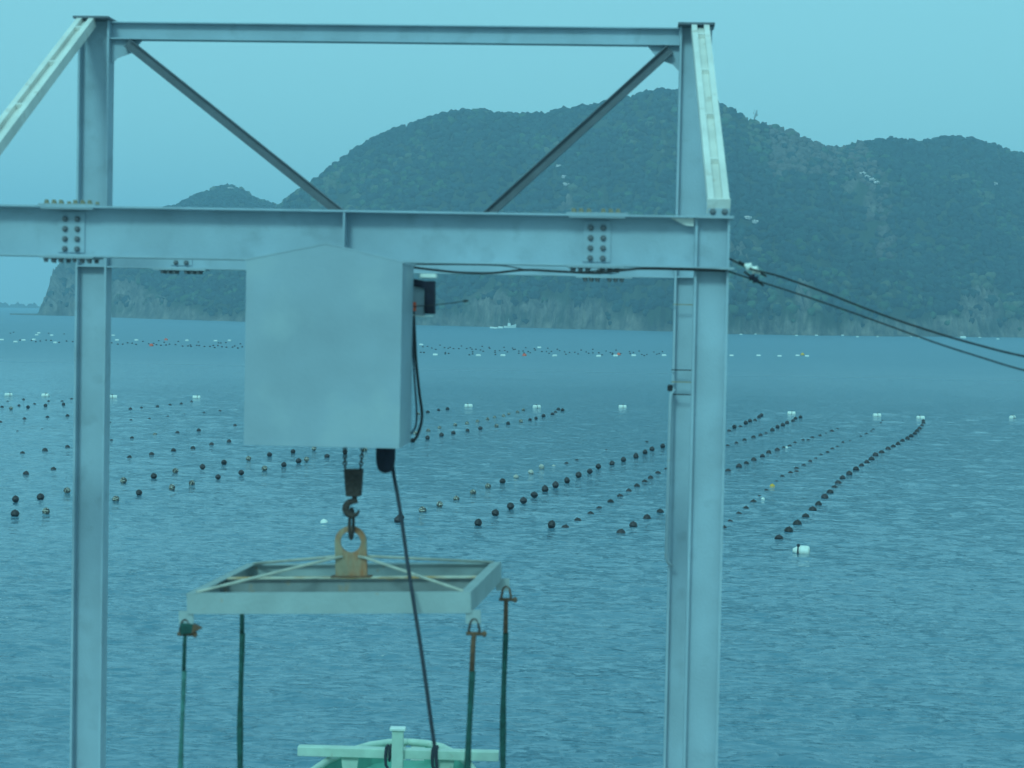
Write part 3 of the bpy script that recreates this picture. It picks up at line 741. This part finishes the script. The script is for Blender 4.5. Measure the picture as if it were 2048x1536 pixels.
def insulator(label, x0, y0, x1, y1, o, r, m):
    a_, b2 = gw(x0, y0, o), gw(x1, y1, o); d_ = b2 - a_; l_ = d_.length; t_ = d_.normalized()
    Mx = Matrix.Translation(a_) @ t_.to_track_quat('Z', 'Y').to_matrix().to_4x4()
    e = thing('insulator', label, 'insulator', a_)
    mb = MB(); pr = [(r * .35, 0)]
    for k in range(2):
        zc = l_ * (.2 + .38 * k); pr += [(r * .6, zc - l_ * .05), (r, zc + l_ * .04), (r, zc + l_ * .12), (r * .6, zc + l_ * .17)]
    pr += [(r * .35, l_)]
    mb.lathe(pr, 12, Matrix.Translation(-a_) @ Mx); mb.build('porcelain_body', m, e, True)
    for u, v_ in ((-.05, .01), (l_ - .01, l_ + .05)):
        mb = MB(); mb.tube([t_ * u, t_ * v_], .009, 6); mb.build('end_fitting', black_m, e)
insulator('white porcelain insulator on the upper overhead wire', 1489, 529, 1521, 546, -3.78, .034, white_m)
insulator('dark insulator on the lower overhead wire', 1499, 551, 1517, 564, -3.82, .032, navy_m)

# ------------------------------------------------------------------ lifting frame hanging on the hook
SW, SDp, SH = 2.0, 1.72, .145
FZ = 5.61
spr = thing('lifting_cradle', 'rectangular grey green steel lifting frame hanging level from the hook', 'lifting frame', G(-.90, -4.30, FZ), -PSI - rad(3.2))
spr.rotation_euler = (0, rad(-2.3), -PSI - rad(3.2))
hw, hd = SW / 2, SDp / 2
mb = MB(); mb.channel((-hw, -hd, -SH / 2), (hw, -hd, -SH / 2), (0, 0, 1), (0, 1, 0), SH, .06, .010); mb.build('front_rail', frame_m, spr)
mb = MB(); mb.channel((-hw, hd, -SH / 2), (hw, hd, -SH / 2), (0, 0, 1), (0, -1, 0), SH, .06, .010); mb.build('back_rail', frame_m, spr)
for q_ in (-1, 1):
    mb = MB(); mb.channel((q_ * (hw + .0105), -hd + .0005, -SH / 2 + .002), (q_ * (hw + .0105), hd - .0005, -SH / 2 + .002), (0, 0, 1), (-q_, 0, 0), SH, .075, .010); mb.build('side_rail', frame_m, spr)
mb = MB(); mb.hbeam((-hw + .0, 0, -SH / 2), (hw - .0, 0, -SH / 2), (0, 0, 1), SH - .012, .075, .010, .008); mid = mb.build('middle_beam', midbeam_m, spr)
mb = MB(); mb.box(-hw + .002, hw - .002, -.048, .048, -.0055, .0005); mb.build('top_plate', topplate_m, spr)
# eye plate
def eye_plate():
    bm = bmesh.new()
    w, zc, rh = .118, .262, .078
    out = [(-w, -.006), (w, -.006)] + [(w * math.cos(a_), zc + w * math.sin(a_)) for a_ in np.linspace(0, math.pi, 17)]
    bz = -.006
    n = 32; mb = MB()
    # ring of quads between hole and outline, sampled by angle from the hole centre
    inner, outer = [], []
    for j in range(n):
        a_ = 2 * math.pi * j / n; c_, s_ = math.cos(a_), math.sin(a_)
        inner.append((rh * c_, zc + rh * s_))
        if s_ >= 0: outer.append((w * c_, zc + w * s_))
        else:
            k_ = min(w / abs(c_) if abs(c_) > 1e-6 else 1e9, (zc - bz) / abs(s_)); outer.append((k_ * c_, zc + k_ * s_))
    # exact corners
    ang = [math.atan2(-(zc - bz), q_ * w) % (2 * math.pi) for q_ in (-1, 1)]
    for ac, q_ in zip(ang, (-1, 1)):
        j = min(range(n), key=lambda i: abs(2 * math.pi * i / n - ac)); outer[j] = (q_ * w, bz)
    T = .016
    vs = [(x, y, z) for y in (-T, T) for ring in (inner, outer) for x, z in ring]
    fs = []
    for j in range(n):
        k_ = (j + 1) % n
        fs += [(j, k_, n + k_, n + j), (2 * n + j, 3 * n + j, 3 * n + k_, 2 * n + k_), (j, 2 * n + j, 2 * n + k_, k_), (n + j, n + k_, 3 * n + k_, 3 * n + j)]
    mb.add(vs, fs); return mb
eye_plate().build('eye_plate', plate_m, spr)
mb = MB(); mb.box(-.15, .15, -.052, .052, .001, .010); mb.build('eye_base', rust, spr)
for (sx, sy) in ((-1, -1), (1, -1), (1, 1), (-1, 1)):
    mb = MB(); mb.tube([(sx * .06, sy * .02, .155), (sx * .12, sy * .05, .148), (sx * (hw - .05), sy * (hd - .04), .004)], .011, 8); mb.build('tie_rod', rod_m, spr, True)
    mb = MB(); mb.box(*sorted((sx * (hw - .03), sx * (hw + .075))), sy * hd - .006 - .02 * sy, sy * hd + .006 - .02 * sy, -SH - .075, -SH + .02); mb.build('lug', frame_m, spr)
# link joining hook and eye plate
spr_m = Matrix.Translation(spr.location) @ spr.rotation_euler.to_matrix().to_4x4()
eye_c = spr_m @ Vector((0, 0, .262 + .078))
hk = G(hs, HO, 6.4) + GT * cx.x + Vector((0, 0, cx.z - .05))
lk = thing('shackle', 'small dark shackle joining the hook to the rusty eye plate', 'shackle', (hk + eye_c) / 2)
mb = MB(); c_ = Vector((0, 0, 0)); L2 = (hk.z - eye_c.z) / 2 + .045
pts = [c_ + Vector((.018 * math.cos(w) * .6, .045 * math.cos(w), L2 * math.sin(w))) for w in np.linspace(0, 2 * math.pi, 25)]
mb.tube(pts, .012, 8, False); mb.build('bow', hook_m, lk, True)

# shackles and slings at the four corners
CORN = [((-1, -1), 'front left', 367), ((1, -1), 'front right', 945), ((1, 1), 'back right', 1008), ((-1, 1), 'back left', 480)]
for (sx, sy), nm, px in CORN:
    P_ = spr_m @ Vector((sx * hw + (.03 if sy < 0 else .05) * sx, sy * hd - .02 * sy, -SH - .05))
    rt = (sx > 0)
    sl = thing('lifting_sling', ('faded' if nm == 'front left' else 'dark') + ' green webbing sling hanging from the ' + nm + ' corner of the frame', 'sling', P_, -PSI, 'green lifting slings')
    # shackle (bow and pin), ferrule, webbing
    mb = MB(); pts = [Vector((.035 * math.cos(w) * (1.15 if math.sin(w) < 0 else .9), 0, -.05 + .058 * math.sin(w))) for w in np.linspace(rad(-35), rad(215), 15)]
    mb.tube(pts, .009, 8); mb.build('shackle_bow', hook_m if sy < 0 else rust, sl, True)
    mb = MB(); mb.tube([(-.055, 0, -.095), (.075, 0, -.095)], .013, 8); mb.lathe([(.018, 0), (.022, .004), (.02, .02), (.004, .028)], 8, Matrix.Translation((.06, 0, -.095)) @ Matrix.Rotation(math.pi / 2, 4, 'Y')); mb.build('shackle_pin', rust, sl, True)
    if nm == 'front left':
        mb = MB(); mb.prism([(-.03, -.03, -.015), (.06, -.03, -.02), (.115, -.03, -.05), (.05, -.03, -.085), (-.03, -.03, -.10)], (0, .06, 0)); mb.build('sling_loop', green_m, sl, False, .008)
        mb = MB(); mb.prism([(.062, -.034, -.021), (.12, -.034, -.05), (.052, -.034, -.086)], (0, .068, 0)); mb.build('loop_guard', rust, sl, False, .004)
    top_m = rust if rt else green_m
    drift = {'front left': -.03, 'front right': -.055, 'back right': .0, 'back left': .01}[nm]
    mb = MB(); n_ = 8
    w0 = .017 if nm == 'front left' else .022
    mb.tube([(0, 0, -.10), (drift * .1, 0, -.16), (drift * .2, 0, -.36)], [w0 * .75, w0 * .8, w0 * .85], 8); mb.build('sling_eye', top_m, sl, True)
    mb = MB(); pts, rs = [], []
    for i in range(25):
        u = i / 24; pts.append(Vector((drift * (.2 + .8 * u) + .006 * math.sin(u * 9 + px), .004 * math.sin(u * 14), -.355 - u * 2.6))); rs.append(w0 * (1 + .18 * math.sin(u * 17 + px) * math.sin(u * 6)))
    mb.tube(pts, rs, 8); mb.build('webbing', green2_m if nm == 'front left' else green_m, sl, True)

# ------------------------------------------------------------------ fishing boat under the frame
BX, BY = -1.575, 29.42
boat = thing('fishing_boat', 'pale green and white fishing boat moored below the lifting frame', 'boat', (BX, BY, 0), -rad(2))
ST = [(-4.6, 1.30, .80, .45), (-3.5, 1.48, .80, .42), (-2.2, 1.46, .82, .40), (-1.0, 1.30, .85, .42), (0.0, 1.06, .88, .48), (.7, .84, .87, .52), (1.3, .56, .85, .55), (1.62, .30, .83, .56), (1.74, .04, .82, .57)]   # y, half beam, sheer, deck
mb = MB()
ring = []
for y, hb, zs, zd in ST:
    sec = [(-hb, zs), (-hb * .97, zs * .5), (-hb * .80, -.1), (-hb * .3, -.42), (hb * .3, -.42), (hb * .80, -.1), (hb * .97, zs * .5), (hb, zs)]
    ring.append([(x, y, z) for x, z in sec])
nS, k8 = len(ring), 8
mb.add([p for r_ in ring for p in r_], [(i * k8 + j, i * k8 + j + 1, (i + 1) * k8 + j + 1, (i + 1) * k8 + j) for i in range(nS - 1) for j in range(k8 - 1)] + [list(range(k8))])
mb.build('hull', boatwhite_m, boat, True)
mb = MB()
mb.add([p for y, hb, zs, zd in ST for p in ((-hb + .05, y, zd), (hb - .05, y, zd))], [(2 * i, 2 * i + 1, 2 * i + 3, 2 * i + 2) for i in range(nS - 2)]); mb.build('deck', boatgreen_m, boat)
for q_ in (-1, 1):
    mb = MB(); mb.add([p for y, hb, zs, zd in ST[:-1] for p in ((q_ * (hb - .045), y, zd - .02), (q_ * (hb - .03), y, zs - .01))], [(2 * i, 2 * i + 1, 2 * i + 3, 2 * i + 2) for i in range(nS - 2)]); mb.build('bulwark', boatgreen_m, boat)
    pts = []
    for i in range(nS - 1):
        for u in np.linspace(0, 1, 5)[:-1]:
            a_, b2 = ST[i], ST[i + 1]; pts.append((q_ * (a_[1] + (b2[1] - a_[1]) * u), a_[0] + (b2[0] - a_[0]) * u, a_[2] + (b2[2] - a_[2]) * u))
    pts.append((0, 1.74, .82))
    mb = MB(); mb.tube(pts, .055, 10); mb.build('gunwale', boatpale_m, boat, True)
mb = MB(); mb.box(-1.49, 1.49, -.11, .07, .965, 1.105); mb.build('bow_crossbeam', boatpale_m, boat, False, .012)
mb = MB(); mb.box(-.085, .085, -.20, -.112, .42, 1.40); post = mb.build('mooring_post', boatpale_m, boat, False, .012)
mb = MB(); mb.box(-.115, .115, -.235, -.08, 1.402, 1.45); mb.build('post_cap', boatwhite_m, post, False, .012)
for q_ in (-.72, .70):
    mb = MB(); mb.prism([(q_ - .07, -.02, .45), (q_ + .07, -.02, .45), (q_ + .13, -.02, .964), (q_ - .13, -.02, .964)], (0, .06, 0)); mb.build('knee_bracket', boatpale_m, boat)
for x_, lab in ((-.17, 'dark mooring rope looped over the boat crossbeam at the post'), (.52, 'dark mooring rope tied round the right half of the boat crossbeam')):
    pts = [Vector((x_ + .05 * math.cos(w) * (.4 if x_ > 0 else 1), -.15 if math.sin(w) < 1 else 0, 0)) for w in (0,)]
    pts = [(x_, -.13, 1.13), (x_ - .01, -.145, 1.0), (x_, -.15, .88), (x_ + .06, -.16, .78), (x_ + .18, -.2, .70), (x_ + .22, -.3, .6)]
    mb = MB(); mb.tube([Vector(p) for p in [(x_, .10, .95), (x_, .10, 1.12)] + pts], .022, 8)
    mb.tube([Vector((x_ + .05, .09, 1.0)), Vector((x_ + .05, .09, 1.125)), Vector((x_ + .05, -.13, 1.125)), Vector((x_ + .05, -.135, .93))], .02, 8)
    o_ = tag(mb.build('mooring_rope', rope_m, None, True), lab, 'rope', 'mooring ropes'); o_.location = (BX, BY, 0); o_.rotation_euler = (0, 0, -rad(2))

# far white boat by the island shore
fb = sea(1019, 656)
far = thing('motorboat', 'small white motorboat lying off the island shore', 'boat', fb, rad(8))
mb = MB(); sec = []
for x, hb, zs in ((-2.6, .8, .9), (-1, 1.0, .95), (.8, .9, 1.15), (2.2, .5, 1.6), (3.1, .05, 2.1)):
    sec.append([(x, -hb, zs), (x - .1, -hb * .8, -.2), (x - .1, hb * .8, -.2), (x, hb, zs)])
mb.add([p for r_ in sec for p in r_], [(i * 4 + j, i * 4 + (j + 1) % 4, (i + 1) * 4 + (j + 1) % 4, (i + 1) * 4 + j) for i in range(4) for j in range(4)] + [(0, 1, 2, 3)]); mb.build('hull', white_m, far)
mb = MB(); mb.prism([(-.9, -.6, .9), (.5, -.6, .9), (.3, -.6, 2.3), (-.8, -.6, 2.3)], (0, 1.2, 0)); mb.build('cabin', white_m, far)
mb = MB(); mb.tube([(-.3, 0, 2.2), (-.4, 0, 4.3)], .07, 6); mb.build('mast', white_m, far)

# ------------------------------------------------------------------ floats of the oyster lines
def float_mesh(name, m):
    mb = MB(); n = 12
    prof = [(math.cos(a_) * .98, math.sin(a_)) for a_ in np.linspace(-1.45, 1.45, 11)]
    prof = [(max(r_, .08), z_) for r_, z_ in prof]
    prof[5:6] = [(1.0, -.07), (1.04, -.05), (1.04, .05), (1.0, .07)]     # seam collar
    prof += [(.14, 1.0), (.13, 1.10), (.05, 1.13)]                       # lug on top
    mb.lathe(prof, n); return mb.mesh(name, m, True)
fl_black, fl_mott, fl_pale = float_mesh('float', float_m), float_mesh('float', mott_m), float_mesh('float', pale_m)
fl_yellow = float_mesh('float', yellow_m)
ORD = ['first', 'second', 'third', 'fourth', 'fifth', 'sixth', 'seventh', 'eighth', 'ninth', 'tenth', 'eleventh', 'twelfth', 'thirteenth', 'fourteenth', 'fifteenth', 'sixteenth', 'seventeenth', 'eighteenth', 'nineteenth', 'twentieth']
TENS = {20: 'twenty', 30: 'thirty', 40: 'forty'}
def ordinal(n):
    if n <= 20: return ORD[n - 1]
    if n % 10 == 0: return {30: 'thirtieth', 40: 'fortieth'}[n]
    return TENS[n // 10 * 10] + '-' + ORD[n % 10 - 1]
def put_float(x, y, r, above, me, label, group):
    # y is the middle of what shows; above = share of the diameter out of the water
    p = sea(x, y + 1.5)
    o = bpy.data.objects.new('float', me); C.objects.link(o)
    zc = r * (2 * above - 1)
    o.location = (p[0], p[1], zc + random.uniform(-.01, .01)); r *= .92; o.scale = (r * random.uniform(.92, 1.1), r * random.uniform(.92, 1.1), r * random.uniform(.85, 1.08))
    o.rotation_euler = (random.uniform(-.25, .25), random.uniform(-.25, .25), random.uniform(0, 6.28))
    return tag(o, label, 'float', group)
LINES = [
 ('rightmost float line', .165, .55, 'k', [(1558,1077),(1577.5,1061.7),(1594.7,1047),(1611.4,1032),(1625.4,1019.6),(1637,1007.8),(1649.5,995),(1660,984),(1669,974),(1676,965.4),(1685,956),(1698.5,947.6),(1712,938.6),(1723,930.6),(1733.7,924),(1743,917.7),(1751,910),(1763,904.4),(1776,898),(1786.6,892.4),(1796,887.7),(1805,881.6),(1815,876.7),(1822.4,872),(1830,867),(1834,862),(1839,857),(1844,851),(1846.7,845),(1846.7,841)]),
 ('second line from the right', .16, .27, 'k', [(1447.5,1053.5),(1460,1040),(1478,1025.6),(1492,1014),(1506.6,1002),(1519,990.6),(1533,979),(1544.6,969.7),(1553,960.7),(1564.6,951.5),(1581,944.4),(1593,942),(1593,935.8),(1607.6,929),(1620.5,921.8),(1631.6,915),(1642,907.4),(1655,902.5),(1665,896),(1674.6,891),(1685.6,883.8),(1700,880),(1722,871),(1732.6,865.5),(1743,860.6),(1747,857),(1756,851.6),(1761.6,844),(1765,840)]),
 ('third line from the right', .16, .55, 'k', [(1242,1064),(1266.5,1051),(1294,1036.5),(1320.4,1023),(1456,941.6),(1478,932.7),(1492.7,925.7),(1507.7,919.7),(1525,912),(1537.5,904.7),(1554.6,898.8),(1567,894),(1579.6,890),(1590,884),(1606,879),(1616.5,879),(1625,873.9),(1640,869.8),(1652,865.4),(1664,860.6),(1675,856)]),
 ('fourth line from the right', .155, .42, 'k', [(1103,1056),(1131,1053.6),(1155.5,1039.4),(1181,1025.8),(1198.4,1015),(1221,1002.8),(1240,991.5),(1257.7,981),(1274,971.6),(1289.5,962.5),(1301,955),(1316,945),(1333.6,937.6),(1455,890.8),(1473,884.8),(1489,879.7),(1507,874.3),(1521,869.4),(1532.4,865.8),(1544.7,861),(1555,854.6),(1565.7,850.8),(1574,845.7),(1586,842),(1591,837),(1601,835)]),
 ('fifth line from the right', .16, .85, 'k', [(956.3,1049),(990.5,1031),(1021,1017),(1047,1005.6),(1068.4,994),(1090,982),(1111,974),(1134,964.5),(1157,953.6),(1179.5,946.4),(1196.6,936.5),(1224,928.7),(1246.8,921.8),(1271.8,914.3),(1290,907),(1304,900.3),(1325.4,894.5),(1458,861),(1468.6,855.5),(1481,852),(1491.7,847),(1500,843),(1510,839.7),(1518,836),(1523,831.4)]),
 ('pale line beside the cable', .145, .75, 'm', [(795.7,1042.5),(845,1022.6),(879.4,1011.4),(912.6,998.7),(946,986),(976,974.8),(1005,964.5),(1032,955),(1061.6,945.8),(1083,936.5),(1107.4,930),(1133,925.5),(1154,918.6),(1213,898.5),(1294,882)]),
 ('lower line beside the housing', .15, .75, 'k', [(825,882.6),(855,876.8),(883,870.7),(906.6,866.4),(935,861.5),(960.7,857.7),(993,852),(1016,847.8),(1041.6,843.4),(1060,840),(1072,837),(1087,832.5),(1105,828),(1111,825),(1116.6,819),(1125,821)]),
 ('upper line beside the housing', .14, .65, 'm', [(831,866.4),(856.5,861.5),(879,856),(910.4,850),(934,847),(955,842.7),(975,838),(989,834),(1007,831.6),(1017.6,827),(1035,824),(1046.7,820)]),
 ('short line touching the housing', .15, .7, 'k', [(836,828),(855.6,824),(877,820),(895,818)]),
 ('lowest left line', .15, .85, 'k', [(30,1032),(92,1027),(231.5,1001),(278,988.5),(344,979),(383.6,969),(436,957.7),(482.4,949),(529,939.6),(567.7,932),(597,924),(613,921.8),(654,914),(690,906.3),(730,901)]),
 ('second lowest left line', .15, .85, 'k', [(31,1003),(81,997),(134,985),(247,964),(307.6,955),(350.6,944.6),(405,936),(448,927),(497,919.6),(539,911.7),(586,905),(628,899.7)]),
 ('third lowest left line', .14, .5, 'k', [(52,947),(107,938),(214,923),(259,914),(303,908),(347,900.6),(386,895),(423,889),(458,882.5)]),
 ('fourth lowest left line', .14, .5, 'k', [(45,905),(90,899),(135,893),(223,880),(264,875),(310,868),(355,864),(397.5,860),(470,850.5)]),
 ('fifth lowest left line', .13, .3, 'k', [(35,861),(84,857),(220,843.5),(262,838.5),(299,835.6),(335.5,831),(369,827),(408,824),(440,820)]),
 ('sixth lowest left line', .14, .5, 'k', [(1,843),(49,837),(95,833),(135,831),(216,822),(261,817),(283,815),(315,812),(340,809),(362.5,806),(383,802)]),
 ('short row at the left edge', .15, .75, 'k', [(22,818),(56,815),(91,811),(127,809)]),
 ('uppermost row at the left edge', .13, .45, 'k', [(4,813),(15,802),(38,810),(47,798),(69,807),(97,802),(124,801),(143,797)]),
]
for desc, r, above, kind, pts in LINES:
    for i, (x, y) in enumerate(sorted(pts)):
        me, ab, col = fl_black, above, 'black'
        if kind == 'm':
            me, col = fl_mott, 'speckled'
            if desc.startswith('pale'):
                if i in (0, 6): me, col = fl_black, 'black'
                if 7 <= i <= 10: me, col = fl_pale, 'bleached'
                if i >= 10: ab = .25
                if i > 10: me, col = fl_black, 'half sunken black'
        if desc.startswith('lowest') or desc.startswith('second lowest'):
            if i % 3 == 2: me, col = fl_mott, 'speckled'
        if desc.startswith('third line from') and i >= 11: ab = .3
        if desc.startswith('fifth') and i in (17, 19, 22): ab = .45
        if desc.startswith('fourth line') and i == 0: ab, rr = .9, r
        if desc.startswith('fourth line') and i >= 19: ab = .75
        if desc.startswith('second line') and i == 7: me, col = fl_yellow, 'yellowish'
        if desc.startswith('second line') and i > 20: ab = .2
        if me is fl_black and random.random() < .13 and ab > .4 and 'right' not in desc: me, col = fl_mott, 'speckled'
        put_float(x, y, r * random.uniform(.94, 1.06), min(.95, max(.16, ab + random.uniform(-.06, .06))), me, f'{col} float, {ordinal(i + 1)} from its left end in the {desc}', desc)
        if desc.startswith('pale') and i == 0: put_float(x + 5, y - 5, r, .8, fl_black, 'black float touching the first float of the pale speckled line', desc)

# white barrel buoys
def barrel_mesh():
    mb = MB(); mb.lathe([(.12, -.5), (.20, -.49), (.255, -.46), (.27, -.42), (.275, -.2), (.262, -.18), (.275, -.16), (.278, 0), (.275, .16), (.262, .18), (.275, .2), (.27, .42), (.255, .46), (.20, .49), (.12, .5)], 18, Matrix.Rotation(math.pi / 2, 4, 'Y')); return mb.mesh('barrel', white_m, True)
barrel_me = barrel_mesh()
def rope_tie(pos, m=rope_m):
    mb = MB(); mb.tube([(pos, .285 * math.cos(w), .285 * math.sin(w)) for w in np.linspace(0, 2 * math.pi, 17)], .028, 6, False)
    mb.lathe([(.03, .0), (.07, .03), (.06, .10), (.02, .13)], 8, Matrix.Translation((pos, 0, .27))); return mb.mesh('rope_tie', m, True)
tie_me = rope_tie(.1)
def barrel(x, y, label, rz, sc=.62, above=.12, tie=True, group='white barrel buoys'):
    p = sea(x, y + 3)
    t_ = thing('barrel_buoy', label, 'buoy', (p[0], p[1], above * sc), rz, group); t_.scale = (sc, sc, sc)
    link_copy(barrel_me, 'barrel', t_, (0, 0, 0), (random.random() * 6, 0, 0))
    if tie: link_copy(tie_me, 'rope_tie', t_, (random.uniform(-.25, .1), 0, 0))
# the near one, with its cone shaped nose
p = sea(1602, 1106)
nb = thing('barrel_buoy', 'large white barrel buoy with dark rope knot, nearest in the bay', 'buoy', (p[0], p[1], .07), rad(-12), 'white barrel buoys')
mb = MB(); mb.lathe([(.04, -.27), (.07, -.26), (.10, -.20), (.135, -.13), (.135, -.06), (.165, -.03), (.172, .0), (.172, .20), (.16, .25), (.11, .275), (.04, .28)], 20, Matrix.Rotation(math.pi / 2, 4, 'Y')); mb.build('barrel', white_m, nb, True)
mb = MB(); mb.tube([(-.095, .15 * math.cos(w), .15 * math.sin(w)) for w in np.linspace(0, 2 * math.pi, 17)], .024, 6, False); mb.lathe([(.02, .10), (.05, .14), (.055, .19), (.035, .22)], 8, Matrix.Translation((-.09, 0, 0))); mb.tube([(-.09, -.13, -.02), (-.10, -.17, -.07), (-.12, -.2, -.1)], .03, 6); mb.build('rope_tie', rope_m, nb, True)
for x, y, lab, rz in [(937,811,'white barrel buoy right of the housing, left of its neighbours',.2), (1073.5,813,'white barrel buoy in the middle between housing and right columns',.5), (1245,813,'white barrel buoy just left of the right columns',.1),
                      (1583,826,'white barrel buoy at the far end of the fourth line from the right',-.2), (1754,830,'white barrel buoy at the far end of the sunken second line',.15), (1841,835,'low white barrel buoy where the rightmost float line ends',.05), (2025,834,'white barrel buoy alone near the right edge',.9),
                      (17,789,'white barrel buoy at the left edge above the float lines',.4), (91,790,'white barrel buoy just left of the left column',-.3), (226.5,793,'white barrel buoy just right of the left column',.2), (393,794,'white barrel buoy between left column and housing',.1)]:
    barrel(x, y, lab, rz)
for x, y, lab in ((648, 1044, 'small white round float left of the hook'), (1526, 997, 'tiny white float beside the sunken second line'), (1573, 894, 'tiny white float touching the third line from the right')):
    put_float(x, y, .15 if x < 700 else .09, .55, float_mesh('float', white_m), lab, 'small white floats')

# distant band of floats
Z7 = [(85,107),(112,100),(398,107),(525,113),(163,165),(258,168),(293,178),(330,172),(378,165),(418,168),(485,183),(545,172),(595,178),(915,187),(965,198),(1005,198),(1045,187),(1083,190),(1115,200),(1170,175),(1218,195),(1258,192),(1282,202),(1318,208),(1300,170),(1345,182),(1360,205),(1388,198),(1438,202),(1460,175),(1495,213),(1540,213),(1560,205),(1565,217),(1612,207),(1632,210),(1625,180),(1675,217),(1720,217),(1747,208),(1758,225),(1785,210),(1790,187),(1808,188),(1818,220),(1855,223),(1850,185),(1905,222),(1922,213),(1948,230),(1970,195),(1985,220)]
Z8 = [(97,203),(132,200),(165,213),(195,223),(82,243),(105,245),(227,190),(262,210),(305,207),(290,215),(268,245),(268,255),(293,252),(330,217),(370,217),(390,197),(430,217),(458,210),(470,222),(475,240),(475,255),(450,262),(500,222),(548,200),(535,227),(555,235),(600,207),(605,215),(645,230),(645,243),(648,260),(680,230),(713,207),(718,230),(738,240),(778,213),(785,225),(797,222),(825,233),(825,250),(858,233),(878,210),(865,248),(897,238),(912,247),(943,217),(950,228),(1000,237),(1035,238),(1045,213),(1073,237),(1055,250),(1117,222),(1135,230),(1172,240),(1182,258),(1210,245),(1250,243),(1275,255),(1298,228),(1337,240),(1355,250),(1387,222),(1387,247),(1432,247),(1457,262),(1488,233),(1520,245),(1537,250),(1563,228),(1535,258),(1597,252),(1665,238),(1695,245),(1670,253),(1738,233),(1758,260),(1777,268),(1797,260),(1850,240),(1873,257),(1890,252),(1915,238)]
far_pts = [(a_ / 4.096, 640 + b2 / 4.096, 'left') for a_, b2 in Z7] + [(820 + a_ / 3.7926, 640 + b2 / 3.7926, 'mid') for a_, b2 in Z8]
far_pts.sort(key=lambda p_: -p_[1])
FL_R = .20
stuff = MB()
for i, (x, y, part) in enumerate(far_pts):
    if i < 52:
        lab = 'tiny dark float in the distant float field left of the housing' if part == 'left' else 'tiny dark float in the distant float field right of the housing'
        put_float(x, y, FL_R, .6, fl_black, lab, lab.replace('tiny dark float', 'dark floats'))
    else:
        p = sea(x, y + 1); k = Matrix.Translation((p[0], p[1], .05))
        stuff.lathe([(FL_R * max(.1, math.cos(a_)), FL_R * math.sin(a_)) for a_ in np.linspace(-1.4, 1.4, 6)], 8, k)
o_ = stuff.build('float_field', float_m, None, True); o_['kind'] = 'stuff'; o_['label'] = 'far scatter of tiny dark floats across the bay'
W7 = [(15,155),(318,98),(300,115),(425,118),(278,153),(193,158),(127,172),(453,178),(927,118),(958,157),(1118,157),(1533,160),(1765,163),(1880,160)]
W8 = [(85,180),(192,258),(518,263),(705,263),(980,202),(1097,265),(1430,268),(1560,265),(1697,263),(1927,262)]
for i_, (a_, b2) in enumerate(sorted(W7)): barrel(a_ / 4.096, 640 + b2 / 4.096, f'{ordinal(i_ + 1)} tiny white buoy from the left edge in the far field left of the housing', random.uniform(-.6, .6), .78, .12, False, 'distant white buoys left of the housing')
for i_, (a_, b2) in enumerate(sorted(W8)): barrel(820 + a_ / 3.7926, 640 + b2 / 3.7926, f'{ordinal(i_ + 1)} tiny white buoy rightwards of the housing in the far float field', random.uniform(-.6, .6), .82, .12, False, 'distant white buoys right of the housing')
for i_, (x, y) in enumerate(((1463,709),(1517,709),(1559,710),(1595,709),(1614,710))): barrel(x, y, f'{ordinal(i_ + 1)} tiny white buoy from the gantry in the distant row to its right', random.uniform(-.3, .3), .80, .06, False, 'distant white buoys right of the gantry')
for x, y, sc, lab in ((1874, 670, 2.2, 'white float under the overhead wires near the island shore, left of two'), (1926, 674, 2.4, 'white float near the island shore below the upper wire, right of two'), (984, 654, 1.9, 'white float leftmost beside the distant motorboat'), (991, 654.5, 1.7, 'white float second from left beside the distant motorboat'), (1001, 654, 2.2, 'white float right behind the stern of the distant motorboat')):
    barrel(x, y, lab, .1, sc, .14, False, 'white floats by the island shore')
for k, x in enumerate((1460, 1474, 1482, 1493, 1511, 1548, 1589, 1593, 1630, 1633, 1676, 1685, 1715, 1730, 1755, 1772, 1822, 1838, 1960, 1996)):
    barrel(x, 661.5 + (x - 1460) * .02 + (k * 7 % 5) * 1.2, f'{ordinal(k + 1)} tiny pale float from the gantry along the island shore to its right', .3 * k, 1.2, .1, False, 'pale floats along the island shore')
for x, y, m_, lab in ((1360 / 4.096, 640 + 160 / 4.096, red_m, 'upper orange float in the field left of the housing'), (1240 / 4.096, 640 + 208 / 4.096, red_m, 'lower orange float in the field left of the housing'), (820 + 868 / 3.7926, 640 + 267 / 3.7926, red_m, 'red float alone in the field right of the housing'), (820 + 1583 / 3.7926, 640 + 262 / 3.7926, red_m, 'red float touching a white buoy near the right columns'), (1605, 709, yellow_m, 'yellow float in the distant row right of the gantry')):
    put_float(x, y, .42, .6, float_mesh('float', m_), lab, 'coloured floats in the distant field')
